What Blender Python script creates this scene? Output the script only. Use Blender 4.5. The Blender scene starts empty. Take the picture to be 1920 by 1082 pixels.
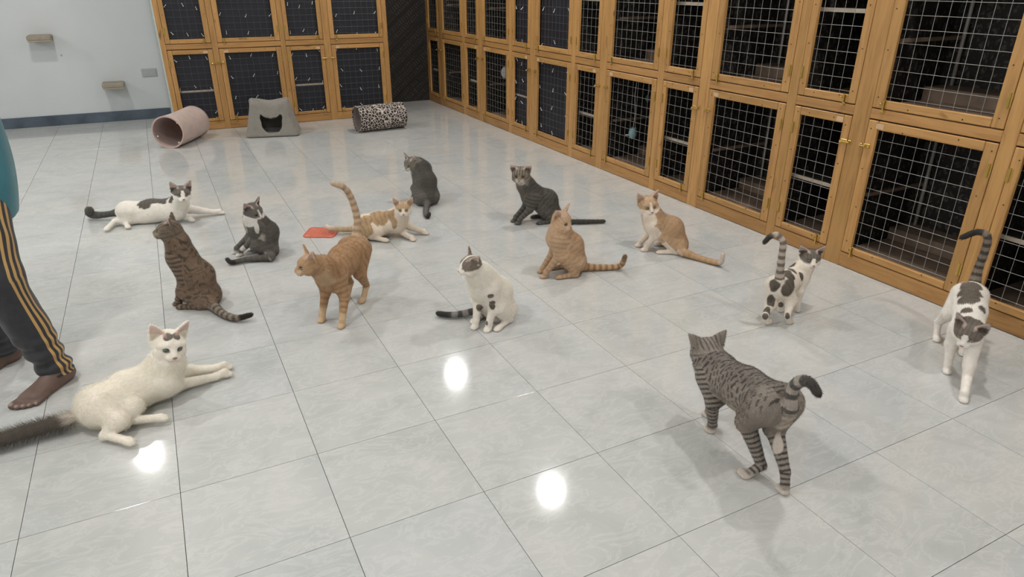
import bpy, bmesh, math, random
import numpy as np
from mathutils import Matrix, Vector

random.seed(7)
sc = bpy.context.scene
COL = sc.collection
# ---------------------------------------------------------------- camera
cam_d = bpy.data.cameras.new('camera'); cam = bpy.data.objects.new('camera', cam_d); COL.objects.link(cam)
cam_d.sensor_width = 36.; cam_d.lens = 23.763; cam_d.clip_start = .05; cam_d.clip_end = 60
cam_right = Vector((0.89077, -0.45444, 0.00222)); cam_up = Vector((0.18636, 0.36972, 0.91026)); cam_back = Vector((-0.41448, -0.81042, 0.41402))
cam.matrix_world = Matrix(((cam_right.x, cam_up.x, cam_back.x, -0.2551), (cam_right.y, cam_up.y, cam_back.y, -2.7677), (cam_right.z, cam_up.z, cam_back.z, 1.4437), (0, 0, 0, 1)))
sc.camera = cam
# ---------------------------------------------------------------- world, light level
world = bpy.data.worlds.new('World'); sc.world = world; world.use_nodes = True
world.node_tree.nodes['Background'].inputs[0].default_value = (.6, .65, .7, 1); world.node_tree.nodes['Background'].inputs[1].default_value = .02   # closed room: almost nothing enters
sc.view_settings.view_transform = 'Standard'; sc.view_settings.look = 'None'; sc.view_settings.gamma = 1.; sc.view_settings.use_curve_mapping = False
sc.view_settings.exposure = 0.0
LAMP_STRENGTH = 350.     # ceiling downlights (their builder is further down)
LAMP_COLOR = (1.0, .985, .955)
# ---------------------------------------------------------------- room sizes (metres)
XL, XR, YB, YF, CEIL = -5.0, 3.62, 6.12, -4.6, 3.0
TILE = .42; BX = 2.99; BY = 5.145     # tile size, front of right cage bank, front of rear cage bank

# ---------------------------------------------------------------- helpers
MATS = {}
def nt(m):
    m.use_nodes = True; t = m.node_tree; b = t.nodes['Principled BSDF']; return t, b
def node(t, kind, **kw):
    n = t.nodes.new(kind)
    for k, v in kw.items():
        if k.startswith('i_'): n.inputs[int(k[2:])].default_value = v
        else: setattr(n, k, v)
    return n
def ramp(t, fac, stops):
    r = t.nodes.new('ShaderNodeValToRGB'); e = r.color_ramp.elements
    while len(e) < len(stops): e.new(.5)
    for q, (p, c) in zip(e, stops): q.position = p; q.color = (c[0], c[1], c[2], 1)
    t.links.new(fac, r.inputs[0]); return r.outputs[0]
def noise(t, vec, scale, detail=4., rough=.55, dist=0.):
    n = t.nodes.new('ShaderNodeTexNoise'); n.inputs['Scale'].default_value = scale; n.inputs['Detail'].default_value = detail; n.inputs['Roughness'].default_value = rough; n.inputs['Distortion'].default_value = dist
    if vec is not None: t.links.new(vec, n.inputs['Vector'])
    return n.outputs['Fac']
def mapping(t, vec, scale=(1, 1, 1), rot=(0, 0, 0), loc=(0, 0, 0)):
    n = t.nodes.new('ShaderNodeMapping'); n.inputs['Scale'].default_value = scale; n.inputs['Rotation'].default_value = rot; n.inputs['Location'].default_value = loc; t.links.new(vec, n.inputs['Vector']); return n.outputs[0]
def objvec(t, jitter=True):
    tc = t.nodes.new('ShaderNodeTexCoord')
    if not jitter: return tc.outputs['Object']
    oi = t.nodes.new('ShaderNodeObjectInfo'); m = node(t, 'ShaderNodeMath', operation='MULTIPLY', i_1=37.); t.links.new(oi.outputs['Random'], m.inputs[0])
    a = node(t, 'ShaderNodeVectorMath', operation='ADD'); t.links.new(tc.outputs['Object'], a.inputs[0]); t.links.new(m.outputs[0], a.inputs[1]); return a.outputs[0]
def mix(t, a, b, fac, blend='MIX'):
    n = t.nodes.new('ShaderNodeMix'); n.data_type = 'RGBA'; n.blend_type = blend
    for s, v in ((6, a), (7, b), (0, fac)):
        if hasattr(v, 'is_output'): t.links.new(v, n.inputs[s])
        else: n.inputs[s].default_value = (v if s == 0 else (v[0], v[1], v[2], 1))
    return n.outputs[2]
def bump(t, b, h, strength=.2, dist=.002):
    n = t.nodes.new('ShaderNodeBump'); n.inputs['Strength'].default_value = strength; n.inputs['Distance'].default_value = dist; t.links.new(h, n.inputs['Height']); t.links.new(n.outputs[0], b.inputs['Normal'])
def plain(name, col, rough=.6, metal=0., spec=.5, var=.06, scale=30., bmp=0.):
    if name in MATS: return MATS[name]
    m = bpy.data.materials.new(name); MATS[name] = m; t, b = nt(m); v = objvec(t); n = noise(t, v, scale)
    c = ramp(t, n, [(.3, [x * (1 - var) for x in col]), (.7, [min(1, x * (1 + var)) for x in col])]); t.links.new(c, b.inputs['Base Color'])
    b.inputs['Roughness'].default_value = rough; b.inputs['Metallic'].default_value = metal; b.inputs['Specular IOR Level'].default_value = spec
    if bmp: bump(t, b, noise(t, v, scale * 6), bmp)
    return m
def link(name, me, mat=None, parent=None, loc=(0, 0, 0), rot=None, smooth=False):
    o = bpy.data.objects.new(name, me); COL.objects.link(o); o.location = loc
    if rot is not None: o.rotation_euler = rot
    if mat is not None and not me.materials: me.materials.append(mat)
    if parent is not None: o.parent = parent
    if smooth: me.shade_smooth()
    return o
def pyd(V, F, name='mesh'):
    me = bpy.data.meshes.new(name); me.from_pydata([tuple(map(float, v)) for v in V], [], [tuple(map(int, f)) for f in F]); me.update(); return me
def numpy_mesh(V, Q, name):
    me = bpy.data.meshes.new(name); n, m = len(V), len(Q); me.vertices.add(n); me.vertices.foreach_set('co', np.ascontiguousarray(V, np.float32).ravel())
    me.loops.add(m * 4); me.loops.foreach_set('vertex_index', np.ascontiguousarray(Q, np.int32).ravel()); me.polygons.add(m); me.polygons.foreach_set('loop_start', np.arange(0, m * 4, 4, dtype=np.int32))
    me.update(calc_edges=True); me.validate(); me.polygons.foreach_set('use_smooth', np.ones(len(me.polygons), bool)); me.update(); return me
def color_attr(me, col, name='Col'):
    a = me.attributes.new(name, 'FLOAT_COLOR', 'POINT'); a.data.foreach_set('color', np.ascontiguousarray(np.c_[col, np.ones(len(col))], np.float32).ravel())
def float_attr(me, val, name):
    a = me.attributes.new(name, 'FLOAT', 'POINT'); a.data.foreach_set('value', np.ascontiguousarray(val, np.float32))
class MB:
    """collects simple solids into one mesh"""
    def __init__(s): s.bm = bmesh.new()
    def box(s, lo, hi, bev=0.):
        r = bmesh.ops.create_cube(s.bm, size=1.); c = [(a + b) / 2 for a, b in zip(lo, hi)]; d = [b - a for a, b in zip(lo, hi)]
        for v in r['verts']: v.co = Vector((c[0] + v.co.x * d[0], c[1] + v.co.y * d[1], c[2] + v.co.z * d[2]))
        if bev:
            es = list({e for v in r['verts'] for e in v.link_edges}); bmesh.ops.bevel(s.bm, geom=es, offset=bev, segments=1, affect='EDGES')
        return s
    def tube(s, pts, r, seg=8, cap=True):
        pts = [Vector(p) for p in pts]; rings = []; rr = r if hasattr(r, '__len__') else [r] * len(pts); a = None
        for i, p in enumerate(pts):
            d = (pts[min(i + 1, len(pts) - 1)] - pts[max(i - 1, 0)]).normalized()
            if a is None: a = d.orthogonal().normalized()
            else: a = (a - d * a.dot(d)).normalized()
            b = d.cross(a); rings.append([s.bm.verts.new(p + rr[i] * (math.cos(2 * math.pi * k / seg) * a + math.sin(2 * math.pi * k / seg) * b)) for k in range(seg)])
        for q, w in zip(rings, rings[1:]):
            for k in range(seg): s.bm.faces.new((q[k], q[(k + 1) % seg], w[(k + 1) % seg], w[k]))
        if cap: s.bm.faces.new(rings[0][::-1]); s.bm.faces.new(rings[-1])
        return s
    def ball(s, c, r, seg=10):
        q = bmesh.ops.create_uvsphere(s.bm, u_segments=seg, v_segments=max(5, seg // 2 + 1), radius=1.); r = r if hasattr(r, '__len__') else (r, r, r)
        for v in q['verts']: v.co = Vector((c[0] + v.co.x * r[0], c[1] + v.co.y * r[1], c[2] + v.co.z * r[2]))
        return s
    def mesh(s, name='mesh'):
        bmesh.ops.recalc_face_normals(s.bm, faces=s.bm.faces); me = bpy.data.meshes.new(name); s.bm.to_mesh(me); s.bm.free(); return me
    def build(s, name, mat, parent=None, loc=(0, 0, 0), rot=None, smooth=False): return link(name, s.mesh(name), mat, parent, loc, rot, smooth)
def empty(name, loc=(0, 0, 0)):
    o = bpy.data.objects.new(name, None); COL.objects.link(o); o.location = loc; o.empty_display_size = .1; return o
def tag(o, label=None, cat=None, group=None, kind=None):
    for k, v in (('label', label), ('category', cat), ('group', group), ('kind', kind)):
        if v: o[k] = v
    return o

# ---------------------------------------------------------------- materials of the room
def m_tile():
    m = bpy.data.materials.new('marbled_tile'); t, b = nt(m); v = objvec(t)
    n1 = noise(t, v, 3.2, 6, .6, 1.2); n2 = noise(t, mapping(t, v, (1, 2.2, 1), (0, 0, .7)), 6.5, 8, .62, 1.6); oi = t.nodes.new('ShaderNodeObjectInfo')
    c = ramp(t, n1, [(.25, (.475, .490, .475)), (.5, (.550, .556, .540)), (.75, (.605, .600, .580))])
    veins = ramp(t, n2, [(.47, (0, 0, 0)), (.52, (1, 1, 1)), (.57, (0, 0, 0))]); c = mix(t, c, (.70, .69, .67), node_mul(t, veins, .38))
    tint = ramp(t, oi.outputs['Random'], [(0, (.97, .975, .985)), (1, (1., .99, .975))]); c = mix(t, c, tint, 1., 'MULTIPLY')
    t.links.new(c, b.inputs['Base Color']); b.inputs['Roughness'].default_value = .085; b.inputs['Specular IOR Level'].default_value = .42
    bump(t, b, noise(t, v, 55., 3, .6), .014, .002); return m
def node_mul(t, a, f):
    n = node(t, 'ShaderNodeMath', operation='MULTIPLY', i_1=f); t.links.new(a, n.inputs[0]); return n.outputs[0]
def m_wood(name, dark, light, rough=.42):
    m = bpy.data.materials.new(name); t, b = nt(m); v = objvec(t); oi = t.nodes.new('ShaderNodeObjectInfo')
    n = noise(t, mapping(t, v, (2.2, 26, 26)), 1.6, 6, .6, .6); kn = noise(t, mapping(t, v, (3.5, 9, 9)), 1.1, 2, .5, .3)
    c = ramp(t, n, [(.25, dark), (.55, light), (.8, [x * 1.12 for x in light])]); c = mix(t, c, [x * .42 for x in dark], ramp(t, kn, [(.70, (0, 0, 0)), (.78, (1, 1, 1))]))
    c = mix(t, c, ramp(t, oi.outputs['Random'], [(0, (.86, .84, .80)), (1, (1.08, 1.05, 1.02))]), 1., 'MULTIPLY')
    t.links.new(c, b.inputs['Base Color']); b.inputs['Roughness'].default_value = rough; bump(t, b, n, .12, .001); return m
M_TILE = m_tile(); M_WOOD = m_wood('varnished_pine', (.37, .185, .060), (.53, .295, .105)); M_RAIL = m_wood('varnished_pine_rail', (.33, .160, .052), (.48, .26, .092))
M_GROUT = plain('dark_grout', (.12, .115, .105), .9); M_WIRE = plain('galvanised_wire', (.38, .37, .345), .42, .65); M_BRASS = plain('brass', (.62, .43, .13), .28, .9)
M_STEEL = plain('dull_steel', (.42, .40, .37), .45, .1); M_BLACK = plain('black_panel', (.024, .022, .020), .65); M_NAVY = plain('navy_sheet', (.010, .011, .018), .5, var=.2, scale=6)
M_TIE = plain('white_nylon', (.78, .78, .76), .4); M_CAGEFLOOR = plain('brown_cage_floor', (.21, .15, .11), .55, var=.25, scale=8); M_STRIKE = plain('bare_wood_patch', (.62, .42, .24), .6)
M_NAIL = plain('nail_head', (.07, .04, .02), .5, .3); M_SHELF = plain('pale_shelf_board', (.40, .34, .27), .6)
def m_wall():
    m = bpy.data.materials.new('white_plaster'); t, b = nt(m); v = objvec(t, False); n = noise(t, v, 1.3, 5); n2 = noise(t, v, 60, 3)
    t.links.new(ramp(t, n, [(.3, (.62, .645, .655)), (.7, (.68, .70, .71))]), b.inputs['Base Color']); b.inputs['Roughness'].default_value = .55; bump(t, b, n2, .05, .002); return m
M_WALL = m_wall(); M_CEIL = plain('ceiling_paint', (.78, .78, .77), .8, var=.02)
def m_leaf(name, dark, light, sc_):
    """black wallpaper with a faint leaf print"""
    m = bpy.data.materials.new(name); t, b = nt(m); v = objvec(t, False); vo = t.nodes.new('ShaderNodeTexVoronoi'); vo.inputs['Scale'].default_value = sc_; vo.feature = 'DISTANCE_TO_EDGE'
    t.links.new(mapping(t, v, (1, 1, .55), (.5, .4, .3)), vo.inputs['Vector']); n = noise(t, v, sc_ * 1.7, 3)
    f = ramp(t, vo.outputs['Distance'], [(.10, (0, 0, 0)), (.2, (1, 1, 1))]); f = mix(t, f, (0, 0, 0), ramp(t, n, [(.45, (0, 0, 0)), (.55, (1, 1, 1))]))
    t.links.new(mix(t, dark, light, f), b.inputs['Base Color']); b.inputs['Roughness'].default_value = .6; return m
M_LEAF = m_leaf('black_leaf_print', (.018, .016, .014), (.085, .075, .064), 30.)

# ---------------------------------------------------------------- the room
def slab(name, lo, hi, mat, kind='structure'):
    o = MB().box(lo, hi).build(name, mat); o['kind'] = kind; return o
floor = slab('floor', (XL, YF, -.12), (XR + .3, YB, -.004), M_GROUT)
slab('ceiling', (XL, YF, CEIL), (XR + .3, YB + .1, CEIL + .1), M_CEIL)
slab('wall_back', (XL, YB, 0), (BX + .7, YB + .12, CEIL), M_WALL)
slab('wall_left', (XL - .12, YF, 0), (XL, YB + .12, CEIL), M_WALL)
slab('wall_right', (XR + .18, YF, 0), (XR + .30, YB + .12, CEIL), M_WALL)
slab('wall_front', (XL - .12, YF - .12, 0), (XR + .30, YF, CEIL), M_WALL)
# floor tiles: those in view one by one, the rest as one part
def tile_mesh(w, d):
    g = .0009; b = MB(); b.box((g, -d + g, -.012), (w - g, -g, 0), .0004); return b.mesh('tile')
full = tile_mesh(TILE, TILE); full.materials.append(M_TILE); edge = tile_mesh(BX + .03 - 7 * TILE, TILE); edge.materials.append(M_TILE); rest = MB(); nrest = 0
cam_inv = cam.matrix_world.inverted(); fpx = 23.763 / 36.
def in_view(x, y):
    p = cam_inv @ Vector((x, y, 0)); 
    if p.z > -.2: return False
    return abs(p.x / -p.z * fpx) < .53 and abs(p.y / -p.z * fpx) < .31
for u in range(-12, 8):
    for v in range(-15, 11):
        x, y = u * TILE, -v * TILE; w = TILE if u < 7 else BX + .03 - 7 * TILE
        if y > YB + TILE or y - TILE < YF: continue
        if any(in_view(x + a * w, y - b * TILE) for a in (0, .5, 1) for b in (0, .5, 1)):
            o = link('tile', full if u < 7 else edge, None, floor, (x, y, 0))
        else: rest.box((x + .0011, y - TILE + .0011, -.012), (x + w - .0011, y - .0011, 0)); nrest += 1
o = rest.build('tile_field', M_TILE, floor); o['kind'] = 'stuff'
# skirting of the rear wall
M_SKIRT = plain('slate_blue_skirting', (.080, .105, .135), .5, var=.35, scale=5)
b = MB(); b.box((XL, YB - .016, 0), (-.135, YB, .108), .003); b.build('baseboard_back', M_SKIRT)['kind'] = 'structure'
b = MB(); b.box((XL, YF, 0), (XL + .016, YB - .02, .108), .003); b.build('baseboard_left', M_SKIRT)['kind'] = 'structure'
# black panelled strip of wall between the two cage banks: slanting bands of short strokes
def m_stroke():
    m = bpy.data.materials.new('black_stroke_print'); t, b = nt(m); v = objvec(t, False); r = mapping(t, v, (1, 1, 1), (0, math.radians(40), 0))
    br = t.nodes.new('ShaderNodeTexBrick'); br.inputs['Scale'].default_value = 1.; br.inputs['Brick Width'].default_value = .034; br.inputs['Row Height'].default_value = .082; br.inputs['Mortar Size'].default_value = .011; br.inputs['Mortar Smooth'].default_value = .3
    br.offset = .5; br.inputs['Color1'].default_value = (1, 1, 1, 1); br.inputs['Color2'].default_value = (.55, .55, .55, 1); br.inputs['Mortar'].default_value = (0, 0, 0, 1)
    sx = t.nodes.new('ShaderNodeSeparateXYZ'); t.links.new(r, sx.inputs[0]); cx = t.nodes.new('ShaderNodeCombineXYZ'); ns = noise(t, v, 18., 3); w = node(t, 'ShaderNodeMath', operation='MULTIPLY_ADD', i_1=.022); t.links.new(ns, w.inputs[0]); t.links.new(sx.outputs[0], w.inputs[2])
    t.links.new(w.outputs[0], cx.inputs[0]); t.links.new(sx.outputs[2], cx.inputs[1]); t.links.new(cx.outputs[0], br.inputs['Vector'])
    f = mix(t, br.outputs['Color'], (0, 0, 0), ramp(t, noise(t, v, 40., 2), [(.4, (0, 0, 0)), (.7, (1, 1, 1))]))
    t.links.new(mix(t, (.014, .013, .012), (.068, .058, .048), f), b.inputs['Base Color']); b.inputs['Roughness'].default_value = .5; return m
M_STROKE = m_stroke()
pn = MB(); pn.box((2.14, 5.955, 0), (3.0, 5.985, 2.9)); wp = pn.build('wall_alcove', M_STROKE); wp['kind'] = 'structure'
for i in range(11):
    z0 = -.55 + i * .30; a = math.radians(41); L = 1.2; p0 = Vector((2.16, 5.953, z0)); p1 = p0 + Vector((math.cos(a), 0, math.sin(a))) * L
    # clip to the panel
    pts = []
    for k in range(25):
        q = p0.lerp(p1, k / 24.)
        if 2.15 < q.x < 2.985 and .02 < q.z < 2.88: pts.append(q)
    if len(pts) > 2: MB().tube([pts[0], pts[-1]], .014, 4).build('batten', M_BLACK, wp)

# ---------------------------------------------------------------- organic bodies (signed distance fields -> one mesh)
def unit(v):
    v = np.asarray(v, float); return v / (np.linalg.norm(v) + 1e-12)
def vnoise(p, sc, seed=0):
    """value noise in -1..1 at points p (n,3)"""
    q = p * sc + seed * 17.31; i = np.floor(q).astype(np.int64); fr = q - i; fr = fr * fr * (3 - 2 * fr)
    out = np.zeros(len(p))
    for dx in (0, 1):
        for dy in (0, 1):
            for dz in (0, 1):
                h = (i[:, 0] + dx) * 374761393 + (i[:, 1] + dy) * 668265263 + (i[:, 2] + dz) * 2147483647 + seed * 974711
                h = (h ^ (h >> 13)) * 1274126177; h = (h ^ (h >> 16)) & 0xffffff
                w = (fr[:, 0] if dx else 1 - fr[:, 0]) * (fr[:, 1] if dy else 1 - fr[:, 1]) * (fr[:, 2] if dz else 1 - fr[:, 2])
                out += w * (h / float(0xffffff))
    return out * 2 - 1
def sstep(a, b, x):
    t = np.clip((x - a) / (b - a), 0, 1); return t * t * (3 - 2 * t)
class Field:
    """smooth union of round cones and ellipsoids on a voxel grid; each primitive only touches its own box"""
    def __init__(self, lo, hi, h):
        self.h = h; self.lo = np.array(lo, float); n = np.ceil((np.array(hi) - lo) / h).astype(int) + 1
        self.n = n; self.d = np.full(n, 0.25, np.float32)
        self.ax = [self.lo[i] + h * np.arange(n[i]) for i in range(3)]
    def box(self, lo, hi):
        i0 = np.maximum(((np.array(lo) - self.lo) / self.h).astype(int), 0); i1 = np.minimum(((np.array(hi) - self.lo) / self.h).astype(int) + 2, self.n)
        if np.any(i1 <= i0): return None
        sl = tuple(slice(a, b) for a, b in zip(i0, i1))
        X = np.stack(np.meshgrid(*[self.ax[i][sl[i]] for i in range(3)], indexing='ij'), -1).astype(np.float32)
        return sl, X
    def put(self, sl, d, k, sub=False):
        o = self.d[sl]
        if sub:
            d = -d; hh = np.maximum(k - np.abs(o - d), 0) / k; self.d[sl] = np.maximum(o, d) + hh * hh * k * .25
        else:
            hh = np.maximum(k - np.abs(o - d), 0) / k; self.d[sl] = np.minimum(o, d) - hh * hh * k * .25
    def cone(self, a, b, ra, rb, k=.01):
        a = np.asarray(a, np.float32); b = np.asarray(b, np.float32); m = max(ra, rb) + k + 3 * self.h
        r = self.box(np.minimum(a, b) - m, np.maximum(a, b) + m)
        if r is None: return
        sl, X = r; ab = b - a; t = np.clip(((X - a) @ ab) / (ab @ ab + 1e-9), 0, 1)
        d = np.sqrt(((X - a - t[..., None] * ab) ** 2).sum(-1)) - (ra + (rb - ra) * t)
        self.put(sl, d, k)
    def ell(self, c, axes, rad, k=.01, sub=False):
        c = np.asarray(c, np.float32); A = np.asarray(axes, np.float32); rad = np.asarray(rad, np.float32); m = rad.max() + k + 3 * self.h
        r = self.box(c - m, c + m)
        if r is None: return
        sl, X = r; q = (X - c) @ A.T; k0 = np.sqrt(((q / rad) ** 2).sum(-1)); k1 = np.sqrt(((q / rad ** 2) ** 2).sum(-1)) + 1e-6
        self.put(sl, np.where(k0 < 1e-3, -rad.min(), k0 * (k0 - 1) / k1), k, sub)
    def ear(self, base, ax, w, dp, ht, k=.006):
        """ax rows: side, front, up. a thin curved cone with a hollow front"""
        base = np.asarray(base, np.float32); A = np.asarray(ax, np.float32); m = ht + .03
        r = self.box(base - m, base + m)
        if r is None: return
        sl, X = r; q = (X - base) @ A.T; t = q[..., 2] / ht; tc = np.clip(t, -.3, 1)
        def shape(ws, ds, off, tt):
            ww = ws * np.maximum(1 - tt, 0) ** .75 + .0022; dd = ds * np.maximum(1 - tt, 0) ** .9 + .0022
            yy = q[..., 1] - off
            g = np.sqrt((q[..., 0] / ww) ** 2 + (yy / dd) ** 2)
            d = (g - 1) * np.minimum(ww, dd)
            return np.maximum(d, np.maximum((t - 1) * ht, (-.3 - t) * ht))
        o = shape(w, dp, 0, tc); i = shape(w * .80, dp * 1.0, dp * .62, np.clip(tc * 1.06 + .03, -.3, 1))
        i = np.maximum(i, (.02 - t) * ht)
        self.put(sl, np.maximum(o, -i), k)
    def floor(self, z=.0012):
        self.d = np.maximum(self.d, (z - self.ax[2])[None, None, :].astype(np.float32))
    def mesh(self):
        d = self.d; s = d < 0; n = self.n
        c = np.zeros(n - 1, np.int16)
        for dx in (0, 1):
            for dy in (0, 1):
                for dz in (0, 1): c += s[dx:n[0] - 1 + dx, dy:n[1] - 1 + dy, dz:n[2] - 1 + dz]
        act = np.argwhere((c > 0) & (c < 8)); idx = np.full(n - 1, -1, np.int64); idx[tuple(act.T)] = np.arange(len(act))
        acc = np.zeros((len(act), 3)); cnt = np.zeros(len(act)); corners = [np.array([a, b, e]) for a in (0, 1) for b in (0, 1) for e in (0, 1)]
        dv = {tuple(o): d[tuple((act + o).T)].astype(float) for o in corners}
        for o in corners:
            for axn in range(3):
                if o[axn] == 0:
                    p = o.copy(); p[axn] = 1; a, b = dv[tuple(o)], dv[tuple(p)]; cr = (a < 0) != (b < 0)
                    t = np.where(cr, a / np.where(cr, a - b, 1), 0); pos = act + o + 0.; pos[:, axn] += t
                    acc[cr] += pos[cr]; cnt[cr] += 1
        V = self.lo + self.h * acc / cnt[:, None]
        Q = []
        for axn in range(3):
            e0 = [slice(None)] * 3; e1 = [slice(None)] * 3; e0[axn] = slice(0, -1); e1[axn] = slice(1, None)
            A_, B_ = s[tuple(e0)], s[tuple(e1)]; ch = np.argwhere(A_ != B_); u, v = (axn + 1) % 3, (axn + 2) % 3
            ok = (ch[:, u] > 0) & (ch[:, v] > 0) & (ch[:, u] < n[u] - 1) & (ch[:, v] < n[v] - 1); ch = ch[ok]
            fl = A_[tuple(ch.T)]; q = []
            for du, dv_ in ((-1, -1), (0, -1), (0, 0), (-1, 0)):
                w = ch.copy(); w[:, u] += du; w[:, v] += dv_; q.append(idx[tuple(w.T)])
            q = np.stack(q, 1); q[~fl] = q[~fl][:, ::-1]; Q.append(q)
        return V, np.concatenate(Q)
def relax(V, Q, it=2, lam=.5):
    n = len(V)
    for _ in range(it):
        acc = np.zeros_like(V); c = np.zeros(n)
        for i in range(4):
            a, b = Q[:, i], Q[:, (i + 1) % 4]
            for k in range(3):
                acc[:, k] += np.bincount(a, V[b, k], n) + np.bincount(b, V[a, k], n)
            c += np.bincount(a, minlength=n) + np.bincount(b, minlength=n)
        V = V + lam * (acc / np.maximum(c, 1)[:, None] - V)
    return V
def two_bone(a, c, l1, l2, bend):
    """middle joint between a and c, bowed towards bend"""
    a, c = np.asarray(a, float), np.asarray(c, float); v = c - a; L = np.linalg.norm(v); u = v / L; s = max(1., L / (l1 + l2) / .985); l1, l2 = l1 * s, l2 * s
    x = (l1 * l1 - l2 * l2 + L * L) / (2 * L); y = math.sqrt(max(l1 * l1 - x * x, 0)); b = np.asarray(bend, float); b = unit(b - u * (b @ u))
    return a + u * x + b * y
UP = np.array([0, 0, 1.])
def skeleton(c):
    """c: dict of joints (metres, relative to the cat's spot on the floor) -> bone list [(a,b,ra,rb,k,group,s0)] and head frame"""
    s = c.get('s', 1.); hd = unit(c['hd']); left = np.array([-hd[1], hd[0], 0]); J = {k: np.array(v, float) for k, v in c['J'].items()}
    P, M, C, N, H = (J[k] for k in 'PMCNH'); kind = c['kind']; B = []; E = []
    D0 = {'stand': UP, 'sit': unit(-hd + .6 * UP), 'lie': unit(UP + .5 * np.array(c.get('away', left)))}[kind]
    def dors(a, b):
        t = unit(b - a); return unit(D0 - t * (t @ D0))
    w = c.get('fat', 1.) * s; nk = w * c.get('nk', 1.); d1, d2 = dors(P, M), dors(M, C)
    L1, L2 = np.linalg.norm(M - P), np.linalg.norm(C - M)
    cf = .90 if kind == 'sit' else 1.; rP, rM, rC = .050 * w, .053 * w * (1.1 if kind == 'sit' else 1.), .051 * w * cf
    B += [(P, M, rP, rM, .03, 'torso', 0.), (M, C, rM, rC, .03, 'torso', L1)]
    B += [(P - d1 * .006 * s, M - d1 * .020 * w, .047 * w, .048 * w, .03, 'torso', 0.), (M - d1 * .020 * w, C - d2 * .024 * w, .048 * w, .047 * w * (.86 if kind == 'sit' else 1.), .03, 'torso', L1)]
    B += [(C + d2 * .004, N, .050 * w, .044 * nk, .03, 'neck', 0.), (C - d2 * .02, N - unit(c['fw']) * -.004, .044 * nk, .038 * nk, .03, 'neck', 0.), (N, H, .041 * nk, .036 * s, .025, 'neck', .06)]
    for sd, sg in (('L', 1), ('R', -1)):
        out = left * sg
        # front leg
        sh = C + out * .030 * w - d2 * .018 * s if kind != 'lie' else C + out * .035 * w - UP * .012
        if 'F' + sd in J: paw = J['F' + sd]
        else: continue
        pd = np.array(c.get('pd' + sd, hd), float)
        if 'F' + sd + 'e' in J:
            el = J['F' + sd + 'e']; v = unit(paw - el); wr = paw - v * .035 * s; wr[2] = max(wr[2], .016); pd = unit(v * [1, 1, 0])
        else:
            wr = paw + UP * .034 * s - pd * .006; LL = np.linalg.norm(wr - sh) * (1.05 if kind == 'stand' else 1.04); el = two_bone(sh, wr, .46 * LL, .54 * LL, -hd - .2 * UP + .25 * out)
        B += [(sh, el, .037 * w, .0235 * s, .022, 'front', 0.), (el, wr, .0225 * s, .0150 * s, .012, 'front', .09), (wr, paw + UP * .012 * s, .0150 * s, .0145 * s, .008, 'front', .19)]
        E.append((paw, pd, out))
    for sd, sg in (('L', 1), ('R', -1)):
        out = left * sg; hip = P + out * .030 * w; toe = J.get('H' + sd); pd = hd
        if kind == 'sit':
            hip = P + out * .034 * w + UP * .005
            if toe is None: toe = np.array([P[0], P[1], 0]) + hd * .095 * s + out * .066 * s
            hk = J.get('H' + sd + 'h', toe - hd * .085 * s + UP * .018); kn = J.get('H' + sd + 'k', np.array([P[0], P[1], 0]) + hd * .078 * s + out * .055 * s + UP * (P[2] + .05 * s))
            kn = np.array(kn); B += [(hip, kn, .050 * s, .031 * s, .032, 'thigh', 0.), (kn, hk, .031 * s, .018 * s, .018, 'hind', .09), (hk, toe + UP * .011 * s - hd * .01, .0155 * s, .013 * s, .008, 'hind', .2)]
        elif kind == 'stand':
            if toe is None: continue
            hk = J.get('H' + sd + 'h', toe - hd * .050 * s + UP * .068 * s); LL = np.linalg.norm(hip - hk) * 1.16; kn = two_bone(hip, hk, .5 * LL, .5 * LL, hd + .15 * out)
            B += [(hip, kn, .047 * w, .031 * s, .022, 'thigh', 0.), (kn, hk, .029 * s, .0150 * s, .014, 'hind', .09), (hk, toe + UP * .012 * s - hd * .008, .0150 * s, .0138 * s, .008, 'hind', .2)]
        else:
            kn, hk = J['H' + sd + 'k'], J['H' + sd + 'h']; pd = unit((toe - hk) * [1, 1, 0])
            B += [(hip, kn, .047 * w, .029 * s, .042, 'thigh', 0.), (kn, hk, .028 * s, .018 * s, .022, 'hind', .09), (hk, toe, .0155 * s, .0135 * s, .008, 'hind', .2)]
        E.append((toe, pd, out))
    T = [np.array(t, float) for t in c['tail']]; tr = c.get('tr', (.0165, .0115)); acc = 0.
    # smooth the tail through its points
    pts = []
    for i in range(len(T) - 1):
        p0, p1, p2, p3 = T[max(i - 1, 0)], T[i], T[i + 1], T[min(i + 2, len(T) - 1)]
        for t in (0, .25, .5, .75): pts.append(.5 * (2 * p1 + (p2 - p0) * t + (2 * p0 - 5 * p1 + 4 * p2 - p3) * t * t + (3 * p1 - p0 - 3 * p2 + p3) * t ** 3))
    pts.append(T[-1]); n = len(pts)
    B.append((P, pts[0], .036 * s, tr[0] * 1.25 * s, .02, 'torso', 0.))
    for i in range(n - 1):
        f0, f1 = i / (n - 1), (i + 1) / (n - 1); R = lambda f: s * (tr[0] * 1.2 + (tr[0] - tr[0] * 1.2) * min(f * 4, 1) if f < .25 else (tr[2] if len(tr) > 2 and f < .8 else tr[0] + (tr[1] - tr[0]) * (f - .25) / .75))
        B.append((pts[i], pts[i + 1], R(f0), R(f1), .012 if i < 3 else .004, 'tail', acc)); acc += np.linalg.norm(pts[i + 1] - pts[i])
    fw = unit(c['fw']); up = unit(np.array(c['up']) - fw * (np.array(c['up']) @ fw)); rt = np.cross(fw, up)
    return dict(B=B, E=E, H=H, rt=rt, fw=fw, up=up, hs=c.get('hs', 1.) * s, s=s, tail_len=acc, D0=D0, left=left, d1=d1, d2=d2, torso_len=L1 + L2)
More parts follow.
